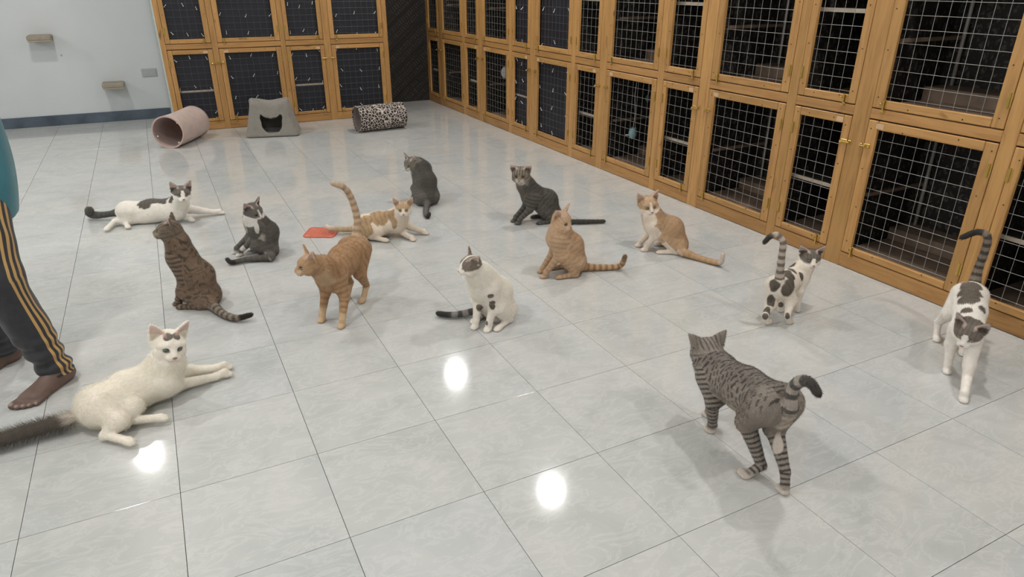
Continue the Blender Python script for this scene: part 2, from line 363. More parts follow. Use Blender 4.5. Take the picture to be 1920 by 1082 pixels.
def cat_mesh(c, h):
    K = skeleton(c); B = K['B']; pts = np.array([p for b in B for p in b[:2]] + [K['H']]); lo = pts.min(0) - .09; hi = pts.max(0) + .11; lo[2] = max(lo[2], -.012)
    F = Field(lo, hi, h); s = K['s']
    for g in (('torso', 'neck'), ('thigh',), ('front', 'hind'), ('tail',)):
        for a, b, ra, rb, k, gr, s0 in B:
            if gr in g: F.cone(a, b, ra, rb, k)
    for toe, pd, out in K['E']:
        sd = np.array([-pd[1], pd[0], 0]); ax = [sd, pd, UP]; z0 = max(toe[2], .0) if toe[2] > .03 else 0.
        c0 = np.array([toe[0], toe[1], max(toe[2], 0.0105 * s)]); F.ell(c0 + pd * .004, ax, np.array([.0172, .0220, .0128]) * s, .006)
        for q, f_ in ((-.0105, .013), (-.0038, .0185), (.0038, .0185), (.0105, .013)): F.ell(c0 + sd * q * s + pd * (f_ + .003) * s - UP * .003, ax, np.array([.0062, .0085, .0072]) * s, .0022)
    A = np.array([K['rt'], K['fw'], K['up']]); hs = K['hs']; L = lambda x, y, z: K['H'] + hs * (x * K['rt'] + y * K['fw'] + z * K['up'])
    F.ell(L(0, -.004, .002), A, np.array([.041, .045, .038]) * hs, .02)
    for sg in (-1, 1):
        F.ell(L(sg * .021, .012, -.013), A, np.array([.022, .024, .021]) * hs, .014)
        F.ell(L(sg * .0085, .0450, -.0145), A, np.array([.0115, .0130, .0105]) * hs, .007)
        F.cone(L(sg * .012, .030, .018), L(sg * .031, .019, .012), .0085 * hs, .0085 * hs, .008)
    F.cone(L(0, .022, .014), L(0, .0520, -.0055), .0128 * hs, .0088 * hs, .009); F.ell(L(0, .041, -.0245), A, np.array([.0125, .0125, .009]) * hs, .007)
    for sg in (-1, 1): F.ell(L(sg * .0182, .0385, .0055), A, np.array([.0085, .008, .0068]) * hs, .004, sub=True)
    fl = c.get('ears', 0.)    # ears swung back (1) or upright (0)
    for sg in (-1, 1):
        eu = unit(A.T @ np.array([sg * (.50 + c.get('splay', 0.) + .35 * fl), -.05 - .75 * fl, 1 - .35 * fl])); ef = A.T @ np.array([sg * .45, .9, .1]); ef = unit(ef - eu * (ef @ eu)); es = np.cross(ef, eu)
        F.ear(L(sg * .0255, -.010, .018), [es, ef, eu], .0265 * hs, .0120 * hs, .050 * hs * c.get('eh', 1.15), .008)
    F.floor(); V, Q = F.mesh(); V = relax(V, Q, 2, .45); K['A'] = A
    return V, Q, K
def coords(V, K):
    """per vertex: nearest bone group, distance along it, dorsal-ness, head coordinates"""
    best = np.full(len(V), 9.); grp = np.zeros(len(V), int); S = np.zeros(len(V)); D = np.zeros(len(V)); flow = np.zeros((len(V), 3)); names = ['torso', 'neck', 'front', 'thigh', 'hind', 'tail']
    for a, b, ra, rb, k, g, s0 in K['B']:
        ab = b - a; L = np.linalg.norm(ab) + 1e-9; t0 = ((V - a) @ ab) / L ** 2; t = np.clip(t0, 0, 1); off = V - a - t[:, None] * ab; r = ra + (rb - ra) * t
        d = np.linalg.norm(off, axis=1) - r; m = d < best; u = ab / L; dd = unit(K['D0'] - u * (u @ K['D0']))
        flow[m] = u if g in ('front', 'thigh', 'hind', 'tail') else -u; best[m] = d[m]; grp[m] = names.index(g); S[m] = (s0 + np.clip(t0, -.4, 1.4) * L)[m] if g != 'tail' else (s0 + t * L)[m]; D[m] = ((off @ dd) / np.maximum(r, 1e-4))[m]
    q = (V - K['H']) @ K['A'].T / K['hs']; hd_ = (np.linalg.norm(q / [.052, .062, .05], axis=1) < 1.05) | ((q[:, 2] > .02) & (np.abs(q[:, 0]) < .085) & (np.abs(q[:, 1]) < .045) & (q[:, 2] < .1))
    tx = np.zeros(len(V)); tax = unit(K['B'][1][1] - K['B'][0][0]); tx = (V - K['B'][0][0]) @ tax; lat = (V - K['B'][0][0]) @ K['left']
    return dict(g=grp, S=S, D=D, q=q, head=hd_, tx=tx, lat=lat, names=names, flow=flow)
def mixc(a, b, w): return a * (1 - w[:, None]) + np.asarray(b) * w[:, None]
def coat(V, K, c):
    """albedo per vertex from the cat's markings"""
    X = coords(V, K); n = len(V); o = c['coat']; names = X['names']; g = X['g']; q = X['q']; hd_ = X['head']; sd = o.get('seed', 1)
    base, dark = np.array(o['base']), np.array(o['dark']); n1 = vnoise(V, 28, sd); n2 = vnoise(V, 70, sd + 1); n3 = vnoise(V, 160, sd + 2)
    col = np.tile(base, (n, 1)) * (1 + .06 * n1 + .06 * n3)[:, None]; isg = lambda *a: np.isin(g, [names.index(x) for x in a]) & ~hd_
    # tabby markings
    st = o.get('stripe', .7); lam = o.get('lam', .026)
    ph = X['tx'] / lam + o.get('wob', .5) * n1 + .22 * n2 + .12 * X['D']; w = sstep(.05, .55, np.sin(2 * np.pi * ph) + .35 * n2 - o.get('cut', .1)) * sstep(-.75, -.1, X['D'])
    if o.get('spots'): w = w * sstep(-.25, .25, np.sin(2 * np.pi * (np.arccos(np.clip(X['D'], -1, 1)) * .055 / o['spots'] + .5 * n1 + .5 * np.floor(ph))) + .5 * n2 + .45)
    col = mixc(col, dark, st * w * isg('torso', 'neck', 'thigh'))
    if o.get('saddle'): col = mixc(col, dark, o['saddle'] * sstep(.45, .95, X['D'] + .25 * n1) * isg('torso', 'neck'))
    w = sstep(.0, .5, np.sin(2 * np.pi * (X['S'] / (lam * .95) + .12 * n1)) + .2 * n2)
    col = mixc(col, dark, min(1., st * 1.1) * w * isg('front', 'hind'))
    w = sstep(-.1, .35, np.sin(2 * np.pi * (X['S'] / o.get('tlam', .034))) + .2 * n2)
    tm = isg('tail'); tcol = mixc(np.tile(np.array(o.get('tbase', o['base'])), (n, 1)), o.get('tdark', o['dark']), o.get('tst', st) * w)
    if 'tip' in o: tcol = mixc(tcol, o['tip'], sstep(-.01, .012, X['S'] - (K['tail_len'] - o.get('tiplen', .035)) + .008 * n2))
    # head markings: forehead lines, cheek lines, pale muzzle and eye rims
    hx, hy, hz = q.T
    hl = sstep(.1, .6, np.cos(2 * np.pi * hx / .0135) + .25 * n2) * sstep(.008, .022, hz) * sstep(.05, .03, np.abs(hx))
    hl = np.maximum(hl, sstep(.2, .7, np.sin(2 * np.pi * (hz + .25 * hy) / .016)) * sstep(.022, .03, np.abs(hx)) * sstep(.01, -.002, hz) * .8)
    hc = mixc(np.tile(np.array(o.get('hbase', o['base'])), (n, 1)) * (1 + .06 * n1)[:, None], o['dark'], o.get('hst', st) * hl)
    pale = np.array(o.get('pale', (.62, .56, .48)))
    mz = sstep(.034, .044, hy) * sstep(.002, -.008, hz) * sstep(.03, .018, np.abs(hx)); hc = mixc(hc, pale, .85 * mz)
    belly = np.array(o.get('belly', o['base']))
    col = mixc(col, belly, sstep(-.35, -.8, X['D'] + .2 * n1) * isg('torso', 'neck') * o.get('bw', .8)); hm = hd_.astype(float)
    white = np.array(o.get('white', (.72, .69, .65)))
    wm = np.zeros(n)          # where the coat is white
    if o.get('ground') == 'white':
        wm[:] = 1.; capz = o.get('cap')
        for p, r in o.get('patches', []):
            ax = np.array(r if hasattr(r, '__len__') else (r, r, r)); dd = np.linalg.norm((V - np.array(p)) / ax, axis=1) + .28 * n1 + .16 * n2
            wm = np.minimum(wm, np.where(hd_, 1, sstep(.88, 1.06, dd)))
        if capz is not None:
            blaze = sstep(.004, .007, np.abs(hx) - o.get('blaze', .006) * sstep(.035, -.01, hz) * 1.6 + .002 * n2); cw = sstep(-.004, .004, hz - capz + .004 * n1 + .25 * np.maximum(hy - .03, 0)) * np.where(hz < o.get('blazetop', .03), blaze, 1)
            wm = np.where(hd_, np.minimum(wm, 1 - cw), wm)
        for p, r in o.get('hpatch', []):
            dd = np.linalg.norm((q - np.array(p)) / np.array(r), axis=1) + .2 * n2; wm = np.where(hd_, np.minimum(wm, sstep(.85, 1.05, dd)), wm)
        if o.get('tailcol', True): wm = np.where(tm, sstep(.075, .0, X['S'] + .02 * n1 + .02 * n2) * o.get('tailfade', 0.), wm)
    for p, r in o.get('whites', []):
        ax = np.array(r if hasattr(r, '__len__') else (r, r, r)); dd = np.linalg.norm((V - np.array(p)) / ax, axis=1) + .15 * n1 + .1 * n2; wm = np.maximum(wm, np.where(hd_, 0, sstep(1.06, .9, dd)))
    if o.get('whead'):   # white lower face
        wm = np.where(hd_, np.maximum(wm, np.maximum(sstep(.004, -.006, hz + .5 * np.maximum(.02 - hy, 0) - o['whead']), sstep(.010, .004, np.abs(hx) + .12 * hz) * (hy > .02) * (hz < .03))), wm)
    if 'socks' in o: wm = np.where(isg('front', 'hind'), np.maximum(wm, sstep(o['socks'] + .008, o['socks'] - .008, V[:, 2] + .006 * n1)), wm)
    col = np.where(hd_[:, None], hc, col); col = np.where(tm[:, None], tcol, col)
    col = mixc(col, white * 1., wm) if wm.any() else col
    # inner ears, nose leather, eye rims
    ear = hd_ & (hz > .034) & (np.abs(hx) > .012); nrm = K.get('nrm')
    if nrm is not None:
        inn = sstep(.15, .5, (nrm @ K['A'].T)[:, 1]) * ear * sstep(.075, .06, hz); col = mixc(col, o.get('inner', (.62, .46, .40)), .7 * inn)
    for sg in (-1, 1):
        de = np.linalg.norm((q - [sg * .0182, .037, .0055]) / [.0112, .013, .0080], axis=1); col = mixc(col, (.10, .075, .06), .65 * sstep(1.08, .82, de) * hm)
    dn = np.linalg.norm((q - [0, .0595, -.0080]) / [.0062, .006, .0048], axis=1); col = mixc(col, o.get('nose', (.42, .20, .17)), sstep(1.15, .85, dn) * hm)
    mo = np.exp(-((hz + .0195) / .0013) ** 2) * (hy > .040) * (np.abs(hx) < .014); col = mixc(col, (.16, .10, .09), .6 * mo * hm)
    return np.clip(col, .008, .9)

# ---------------------------------------------------------------- cage banks
K = .84
BOARD = {}
def board(name, L, W, T, parent, loc, axis, mat):
    """plank, length along local x; axis 'h' lies along the bank, 'v' stands"""
    key = (round(L, 4), round(W, 4), round(T, 4), mat.name)
    if key not in BOARD:
        me = MB().box((-L / 2, -T, -W / 2), (L / 2, 0, W / 2), .003).mesh('board'); me.materials.append(mat); BOARD[key] = me
    return link(name, BOARD[key], None, parent, loc, (0, -math.pi / 2, 0) if axis == 'v' else None)
def wire_mesh(w, h, pitch=.0635, r=.0013, ox=.5, oz=.5):
    b = MB(); x = -w / 2 + pitch * ox
    while x < w / 2: b.tube([(x, 0, -h / 2), (x, 0, h / 2)], r, 5, False); x += pitch
    z = -h / 2 + pitch * oz
    while z < h / 2: b.tube([(-w / 2, -.003, z), (w / 2, -.003, z)], r, 5, False); z += pitch
    return b.mesh('wire_mesh')
def latch_mesh():
    b = MB(); b.box((-.026, -.003, -.012), (.012, 0, .011), .001).tube([(-.028, -.009, 0), (.030, -.009, 0)], .0045, 8).box((.018, -.004, -.010), (.034, 0, .010), .001)
    b.tube([(.026, -.009, -.008), (.026, -.009, .008)], .0035, 6).tube([(-.012, -.010, 0), (-.012, -.022, -.004)], .003, 6).ball((-.012, -.024, -.005), .0062, 8); return b.mesh('latch')
def hinge_mesh():
    b = MB(); b.tube([(0, -.004, -.032), (0, -.004, .032)], .0038, 8).box((-.012, -.0015, -.028), (.012, 0, .028)); return b.mesh('hinge')
LATCH = latch_mesh(); LATCH.materials.append(M_BRASS); HINGE = hinge_mesh(); HINGE.materials.append(M_BRASS); WM = {}
M_DWIRE = plain('dark_wire', (.115, .12, .135), .5, .3)  # wire of the sheeted doors, coloured darker than on the open ones
TIE = MB().box((-.0021, -.0014, -.016), (.0021, .0014, .016)).box((-.0038, -.004, -.019), (.0038, .003, -.012), .001).mesh('cable_tie'); TIE.materials.append(M_TIE)
NAIL = MB().tube([(0, .001, 0), (0, -.0012, 0)], .0034, 6).mesh('nail_head'); NAIL.materials.append(M_NAIL)
STRIKE = MB().box((-.022, -.0015, -.013), (.022, 0, .013), .001).mesh('strike_plate'); STRIKE.materials.append(M_STRIKE)
def door(bank, x0, x1, z0, z1, bl, br, bt, bb, latch_right, sheet=False, ties=0, upper=False, loose=0.):
    """hinged frame; x runs along the bank (bank-local, front towards -y)"""
    d = empty('door', ((x0 + x1) / 2, 0, (z0 + z1) / 2)); d.parent = bank; w, h = x1 - x0, z1 - z0; T = .022; g = .0025
    board('frame_board', h - 2 * g, bl, T, d, (-w / 2 + bl / 2 + g, -.004, 0), 'v', M_WOOD); board('frame_board', h - 2 * g, br, T, d, (w / 2 - br / 2 - g, -.004, 0), 'v', M_WOOD)
    board('frame_board', w - bl - br - 3 * g, bt, T, d, ((bl - br) / 2, -.004, h / 2 - bt / 2 - g), 'h', M_WOOD); board('frame_board', w - bl - br - 3 * g, bb, T, d, ((bl - br) / 2, -.004, -h / 2 + bb / 2 + g), 'h', M_WOOD)
    ow, oh = w - bl - br, h - bt - bb; key = (round(ow, 3), round(oh, 3))
    key = key + (sheet,)
    if key not in WM: WM[key] = wire_mesh(ow + .03, oh + .03); WM[key].materials.append(M_DWIRE if sheet else M_WIRE)
    cx, cz = (bl - br) / 2, (bb - bt) / 2; link('wire_mesh', WM[key], None, d, (cx, .004, cz))
    if sheet: MB().box((-ow / 2 - .01, 0, -oh / 2 - .01), (ow / 2 + .01, .003, oh / 2 + .01)).build('dark_sheet', M_NAVY, d, (cx, .009, cz))
    s = 1 if latch_right else -1; side = (w / 2 - .012) * s
    lz = h / 2 - (.135 if not upper else .30) * K * 1.2
    if not upper: link('latch', LATCH, None, d, (side, -.026, lz), (0, 0 if latch_right else math.pi, 0))
    link('bolt', LATCH, None, d, (side - s * .055, -.026, -h / 2 + .018), (0, math.pi / 2, 0))
    if not upper: link('strike_plate', STRIKE, None, d, (side - s * .058, -.0262, h / 2 - .028))
    for q in (-.33, .33): link('hinge', HINGE, None, d, (-side, -.025, q * h))
    for (nx, nz) in [(a * (w / 2 - .028), b_ * h) for a in (-1, 1) for b_ in (-.42, -.12, .16, .44)] + [(a * w, b_ * (h / 2 - .026)) for a in (-.2, .22) for b_ in (-1, 1)]:
        link('nail_head', NAIL, None, d, (nx + random.uniform(-.008, .008), -.0262, nz + random.uniform(-.014, .014)))
    rnd = random.Random(int(x0 * 1000) + int(z0 * 100))
    for i in range(ties):
        fx, fz = ((i % 3) / 2. - .5) * .86 + rnd.uniform(-.04, .04), ((i // 3) / max(1., (ties // 3 - 1.)) - .5) * .9 + rnd.uniform(-.05, .05)
        link('cable_tie', TIE, None, d, (cx + fx * ow, -.004, cz + fz * oh), (rnd.uniform(-.5, .5), rnd.uniform(-.8, .8), 0))
    return d
Z0, Z1, Z2, Z3, ZT = .100 * K, .960 * K, 1.028 * K, 1.888 * K, 1.97 * K
def interior(bank, x0, x1, depth, narrow, tier, sheet=False):
    z0 = (.112 if tier == 0 else 1.04) * K; z1 = z0 + .84 * K
    MB().box((x0, .02, z0 - .018), (x1, depth, z0)).build('cage_floor', M_CAGEFLOOR, bank)
    if narrow:
        zs = .40 if tier == 0 else 1.313; front = .008 if sheet else .035
        MB().box((x0, front + .016, zs - .010), (x1, depth * .75, zs + .004)).build('shelf', M_BLACK, bank); MB().box((x0, front, zs - .012), (x1, front + .015, zs + .006), .001).build('shelf_edge', M_SHELF, bank)
    else:
        xc = x0 + .045; MB().tube([(xc, depth - .03, z0), (xc, depth - .03, z1)], .010, 8).build('corner_pole', M_STEEL, bank, smooth=True)
        MB().box((x0, depth - .19, z0), (x1, depth - .001, z0 + .07), .002).build('ledge', M_CAGEFLOOR, bank)
        MB().box((x0 + .02, .05, z0 + .30), (x0 + .036, depth, z0 + .318)).build('side_batten', M_CAGEFLOOR, bank)
def bank_frame(bank, posts, x0, x1):
    for a, b_ in posts: board('post', ZT, b_ - a, .024, bank, ((a + b_) / 2, 0, ZT / 2), 'v', M_WOOD)
# ---- right bank: local x runs from the far end (0) towards the camera; world y = YFAR - x
YFAR = 7.10 * K; DEPTH = .55
rb = empty('cage_bank', (BX, YFAR, 0)); rb.rotation_euler = (0, 0, -math.pi / 2)
tag(rb, 'long varnished pine cat cage wall with wire doors along the right side', 'cage')
yx = lambda y: YFAR - y * K
posts = []
kmin, kmax = -2, 5; xend = yx(.077 - .567 + .49 + 1.408 * kmin - .567)
for k in range(kmin, kmax + 1):
    o = 1.408 * k
    if k < kmax: posts.append((yx(.077 + o), yx(.0 + o)))
    posts.append((yx(-.45 + o), yx(-.567 + o)))
posts.append((yx(7.10), yx(7.04)))
bank_frame(rb, posts, 0, xend)
for k in range(kmin, kmax + 1):
    o = 1.408 * k
    for nm, ylo, yhi, bl, br in (('w', .077, .841, .065 * K, .065 * K), ('n', -.45, .0, .05 * K, .055 * K)):
        if k == kmax and nm == 'w': continue
        a, b_ = yx(yhi + o), yx(ylo + o)
        sh = (k == 2 and nm == 'w') or (k == 3 and nm == 'n')
        door(rb, a, b_, Z0, Z1, bl, br, .052 * K, .043 * K, nm == 'n', sheet=sh, ties=12 if sh else 0)
        door(rb, a, b_, Z2, Z3, bl, br, .05 * K, .048 * K, nm == 'n', sheet=sh, ties=9 if sh else 0, upper=True)
        board('rail', b_ - a, .060 * K, .024, rb, ((a + b_) / 2, 0, .995 * K), 'h', M_RAIL); board('rail', b_ - a, ZT - Z3 - .004, .024, rb, ((a + b_) / 2, 0, (ZT + Z3) / 2 + .002), 'h', M_RAIL)
        board('rail', b_ - a, .094 * K, .024, rb, ((a + b_) / 2, 0, .05 * K), 'h', M_RAIL)
        for t_ in (0, 1): interior(rb, a, b_, DEPTH, nm == 'n', t_, sh)
    xp = yx(.038 + o)
    if k < kmax: MB().box((xp - .009, .025, 0), (xp + .009, DEPTH, ZT)).build('partition', M_LEAF, rb)
    xp = yx(-.51 + o); MB().box((xp - .009, .025, 0), (xp + .009, DEPTH, ZT)).build('partition', M_LEAF, rb)
MB().box((0, DEPTH, 0), (xend, DEPTH + .018, ZT)).build('back_panel', M_LEAF, rb); MB().box((0, 0.025, ZT), (xend, DEPTH + .018, ZT + .018)).build('top_panel', M_BLACK, rb); MB().box((0, .025, .94 * K), (xend, DEPTH, .955 * K)).build('tier_panel', M_BLACK, rb)
MB().box((0, .025, 0), (.012, DEPTH, ZT)).build('end_panel', M_BLACK, rb)
# ---- rear bank: local x = world x
BD = YB - BY - .03; bb = empty('cage_bank', (0, BY, 0)); tag(bb, 'short pine cat cage cabinet with dark sheeted doors against the rear wall', 'cage')
doors = [(-.10, .39, .05, .05, True), (.465, 1.205, .06, .06, False), (1.265, 1.745, .05, .05, True), (1.835, 2.545, .055, .05, False)]
doors = [(-.105, .40, .052, .058, True), (.468, 1.21, .06, .06, False), (1.27, 1.75, .05, .05, True), (1.838, 2.548, .055, .055, False)]
posts = [(-.16, -.105), (.40, .468), (1.21, 1.27), (1.75, 1.838), (2.548, 2.605)]
for a, b_ in posts: board('post', ZT, (b_ - a) * K, .024, bb, ((a + b_) / 2 * K, 0, ZT / 2), 'v', M_WOOD)
for i, (a, b_, bl, br, lr) in enumerate(doors):
    a, b_ = a * K, b_ * K
    door(bb, a, b_, Z0, Z1, bl * K, br * K, .05 * K, .035 * K, lr, sheet=True, ties=12 if i % 2 else 9); door(bb, a, b_, Z2, Z3, bl * K, br * K, .05 * K, .048 * K, lr, sheet=True, ties=12 if i % 2 else 9, upper=True)
    for zc, hh in ((.995 * K, .060 * K), (.05 * K, .094 * K), ((ZT + Z3) / 2 + .002, ZT - Z3 - .004)): board('rail', b_ - a, hh, .024, bb, ((a + b_) / 2, 0, zc), 'h', M_RAIL)
    for t_ in (0, 1): interior(bb, a, b_, BD - .2, i % 2 == 0, t_, True)
M_SIDE = plain('pale_green_side_board', (.50, .54, .50), .6)
MB().box((-.16 * K - .012, -.02, 0), (-.16 * K, BD, ZT)).build('side_panel', M_SIDE, bb); MB().box((2.605 * K, -.0, 0), (2.605 * K + .012, BD - .17, ZT)).build('side_panel', M_WOOD, bb)
for x in (.434, 1.24, 1.794): MB().box((x * K - .009, .025, 0), (x * K + .009, BD, ZT)).build('partition', M_BLACK, bb)
MB().box((-.16 * K, BD - .19, 0), (2.605 * K, BD - .172, ZT)).build('back_panel', M_BLACK, bb); MB().box((-.16 * K, .025, ZT), (2.605 * K, BD - .17, ZT + .018)).build('top_panel', M_BLACK, bb); MB().box((-.16 * K, .025, .94 * K), (2.605 * K, BD - .19, .955 * K)).build('tier_panel', M_BLACK, bb)

# ---------------------------------------------------------------- ceiling downlights
def m_lamp():
    m = bpy.data.materials.new('lamp_diffuser'); t, b = nt(m); b.inputs['Emission Color'].default_value = (*LAMP_COLOR, 1); b.inputs['Emission Strength'].default_value = LAMP_STRENGTH; b.inputs['Base Color'].default_value = (.8, .8, .8, 1); return m
M_LAMP = m_lamp(); M_RIM = plain('white_lamp_rim', (.7, .7, .7), .4)
def disc(r, z, n=32):
    return pyd([(r * math.cos(2 * math.pi * i / n), r * math.sin(2 * math.pi * i / n), z) for i in range(n)], [list(range(n))[::-1]], 'diffuser')
DISC = disc(.085, -.012); DISC.materials.append(M_LAMP)
rm = MB(); n = 32; prof = [(.086, -.004), (.086, -.014), (.10, -.014), (.105, 0), (.086, 0)]
vs = [[rm.bm.verts.new((r * math.cos(2 * math.pi * i / n), r * math.sin(2 * math.pi * i / n), z)) for r, z in prof] for i in range(n)]
for i in range(n):
    for j in range(len(prof) - 1): rm.bm.faces.new((vs[i][j], vs[(i + 1) % n][j], vs[(i + 1) % n][j + 1], vs[i][j + 1]))
RIM = rm.mesh('rim'); RIM.materials.append(M_RIM)
for ix, x in enumerate((-4.44, -1.02, 2.40)):
    for iy, y in enumerate((3.95, 1.59, -.77, -3.13)):
        l = empty('ceiling_light', (x, y, CEIL)); link('diffuser', DISC, None, l); link('rim', RIM, None, l)
        tag(l, 'round white ceiling downlight, column %s from the cage wall, row %s from the rear wall' % (('third', 'second', 'first')[ix], ('first', 'second', 'third', 'fourth')[iy]), 'light', 'ceiling downlights')

# ---------------------------------------------------------------- things on the walls
M_SH = plain('carpet_shelf_tan', (.36, .31, .24), .9, var=.12, scale=60, bmp=.3)
for x0, x1, z0, lab in ((-1.322, -1.115, .868, 'tan carpeted wall shelf, the higher one near the left edge'), (-.762, -.555, .368, 'tan carpeted wall shelf, the lower one beside the grey wall plate')):
    s = empty('wall_shelf', ((x0 + x1) / 2, YB, z0)); w = (x1 - x0) / 2; tag(s, lab, 'shelf', 'cat steps on the white wall')
    MB().box((-w, -.20, .0), (w, 0, .018), .003).build('base_board', M_SHELF, s); MB().box((-w - .004, -.206, .010), (w + .004, 0, .062), .012).build('carpet_cover', M_SH, s)
M_PLATE = plain('grey_plastic', (.45, .46, .47), .5); p = empty('wall_plate', (-.285, YB, .50)); tag(p, 'pale grey rectangular plate on the white wall beside the rear cages', 'plate')
MB().box((-.078, -.008, -.045), (.078, 0, .045), .003).build('face_plate', M_PLATE, p); MB().box((-.066, -.011, -.034), (.066, -.008, .034), .001).build('inner_panel', plain('grey_plastic_inner', (.42, .43, .45), .45), p)
nl = MB().tube([(0, 0, 0), (0, -.012, 0)], .0045, 8).box((-.0065, -.014, -.0065), (.0065, -.012, .0065), .001).build('wall_nail', M_STEEL, None, (-1.079, YB, .721)); tag(nl, 'small dark nail in the white wall between the two shelves', 'nail')

# ---------------------------------------------------------------- hanging cat toys inside the cages
def toy(loc, col, r, ztop, lab, name='hanging_toy', mouse=True):
    t = empty(name, loc); m = plain('toy_%s' % name + str(len(MATS)), col, .8, var=.1, scale=40, bmp=.3); tag(t, lab, 'cat toy')
    b = MB(); b.ball((0, 0, 0), (r * .8, r * .8, r * 1.15), 14); b.build('toy_body', m, t, smooth=True)
    if mouse:
        MB().ball((r * .0, r * .75, -r * .3), (r * .35, r * .12, r * .3), 8).ball((-r * .55, r * .0, r * .75), (r * .35, r * .12, r * .35), 8).ball((r * .55, r * .0, r * .75), (r * .35, r * .12, r * .35), 8).build('toy_ears', m, t, smooth=True)
        MB().tube([(-r * .7, r * .3, -r * .35), (-r * 1.0, r * .9, -r * .42)], .004, 6).build('toy_tag', M_TIE, t)
    MB().tube([(0, 0, r), (.004, -.006, r + (ztop - r) * .3), (-.004, .003, r + (ztop - r) * .7), (0, 0, ztop)], .0016, 5).build('string', M_TIE, t); return t
toy((BX + .13, 1.69, .325), (.27, .43, .46), .042, .40, 'teal mouse toy hanging on a string inside a lower right cage', 'mouse_toy')
toy((BX + .38, 1.85, .56), (.16, .20, .20), .026, .21, 'small dark grey ball hanging behind the teal mouse toy', 'ball_toy', False)
toy((BX + .2, 4.15, .53), (.55, .53, .48), .055, .25, 'fluffy off-white pompom hanging in a far lower right cage', 'pompom_toy', False)
toy((BX + .2, 5.28, .60), (.55, .53, .50), .022, .18, 'small white ball hanging in the farthest wide right cage', 'ball_toy', False)

# ---------------------------------------------------------------- things on the floor
def m_fabric(name, col, sc_=120., var=.1, rough=.95):
    m = plain(name, col, rough, var=var, scale=14, bmp=.35); t = m.node_tree; t.nodes['Principled BSDF'].inputs['Sheen Weight'].default_value = .3; return m
def tunnel(name, p0, p1, r, mat_out, mat_in, lab, wav=0.):
    """open fabric tube lying on the floor, from p0 (near opening) to p1"""
    p0, p1 = Vector((*p0, 0)), Vector((*p1, 0)); d = p1 - p0; L = d.length; t = empty(name, p0); t.rotation_euler = (0, 0, math.atan2(d.y, d.x)); tag(t, lab, 'cat tunnel')
    def shell(ra, rb_, mat, nm):
        n, m = 48, 14; V = []; F = []
        for j in range(m + 1):
            f = j / m
            for i in range(n):
                a = 2 * math.pi * i / n; q = ra * (1 + wav * (.5 - f) ** 2 * math.sin(a) * 2 + .012 * math.sin(3 * a + 5 * f)); V.append((L * f, q * math.cos(a), max(r + q * math.sin(a), r - ra + .001)))
        for j in range(m):
            for i in range(n): F.append((j * n + i, j * n + (i + 1) % n, (j + 1) * n + (i + 1) % n, (j + 1) * n + i))
        me = pyd(V, F, nm); o = link(nm, me, mat, t, smooth=True); return o
    o = shell(r, r, mat_out, 'outer_fabric'); so = o.modifiers.new('s', 'SOLIDIFY'); so.thickness = .004; so.offset = -1
    o = shell(r - .005, r - .005, mat_in, 'lining'); so = o.modifiers.new('s', 'SOLIDIFY'); so.thickness = .002; so.offset = -1
    for f in (.004, L - .004):
        V = [(f, (r - .003) * math.cos(2 * math.pi * i / 40), r + (r - .003) * math.sin(2 * math.pi * i / 40)) for i in range(40)]
        b = MB(); b.tube(V + [V[0]], .006, 6, False); b.build('hoop', mat_out, t, smooth=True)
    return t
M_PINK = m_fabric('pink_plush', (.56, .42, .37)); M_PINKIN = m_fabric('pink_lining', (.42, .30, .27))
pt = tunnel('cat_tunnel', (-.232, 4.345), (.035, 4.83), .148, M_PINK, M_PINKIN, 'plain pink fabric cat tunnel lying by the rear cages', .10)
for a in (-2.2, 2.4, -.35):
    MB().ball((.03, .125 * math.cos(a), .150 + .125 * math.sin(a)), .009, 8).build('bead', M_TIE, pt)
def m_leopard():
    m = bpy.data.materials.new('leopard_print'); t, b = nt(m); v = objvec(t, False); vv = mapping(t, v, (1, 1, 1)); ns = t.nodes.new('ShaderNodeTexNoise'); ns.inputs['Scale'].default_value = 30; t.links.new(vv, ns.inputs['Vector'])
    w = node(t, 'ShaderNodeVectorMath', operation='MULTIPLY_ADD'); t.links.new(ns.outputs['Color'], w.inputs[0]); w.inputs[1].default_value = (.018, .018, .018); t.links.new(vv, w.inputs[2])
    vo = t.nodes.new('ShaderNodeTexVoronoi'); vo.inputs['Scale'].default_value = 33.; t.links.new(w.outputs[0], vo.inputs['Vector']); vo.feature = 'DISTANCE_TO_EDGE'
    f = ramp(t, vo.outputs['Distance'], [(.06, (0, 0, 0)), (.10, (1, 1, 1))]); vo2 = t.nodes.new('ShaderNodeTexVoronoi'); vo2.inputs['Scale'].default_value = 33.; t.links.new(w.outputs[0], vo2.inputs['Vector'])
    cen = ramp(t, vo2.outputs['Distance'], [(.10, (.13, .09, .07)), (.22, (.034, .026, .022))]); t.links.new(mix(t, (.62, .55, .50), cen, f), b.inputs['Base Color']); b.inputs['Roughness'].default_value = .9; return m
tunnel('cat_tunnel', (1.55, 4.32), (2.06, 4.37), .132, m_leopard(), m_fabric('taupe_lining', (.22, .18, .16)), 'leopard print fabric cat tunnel lying by the rear cages')
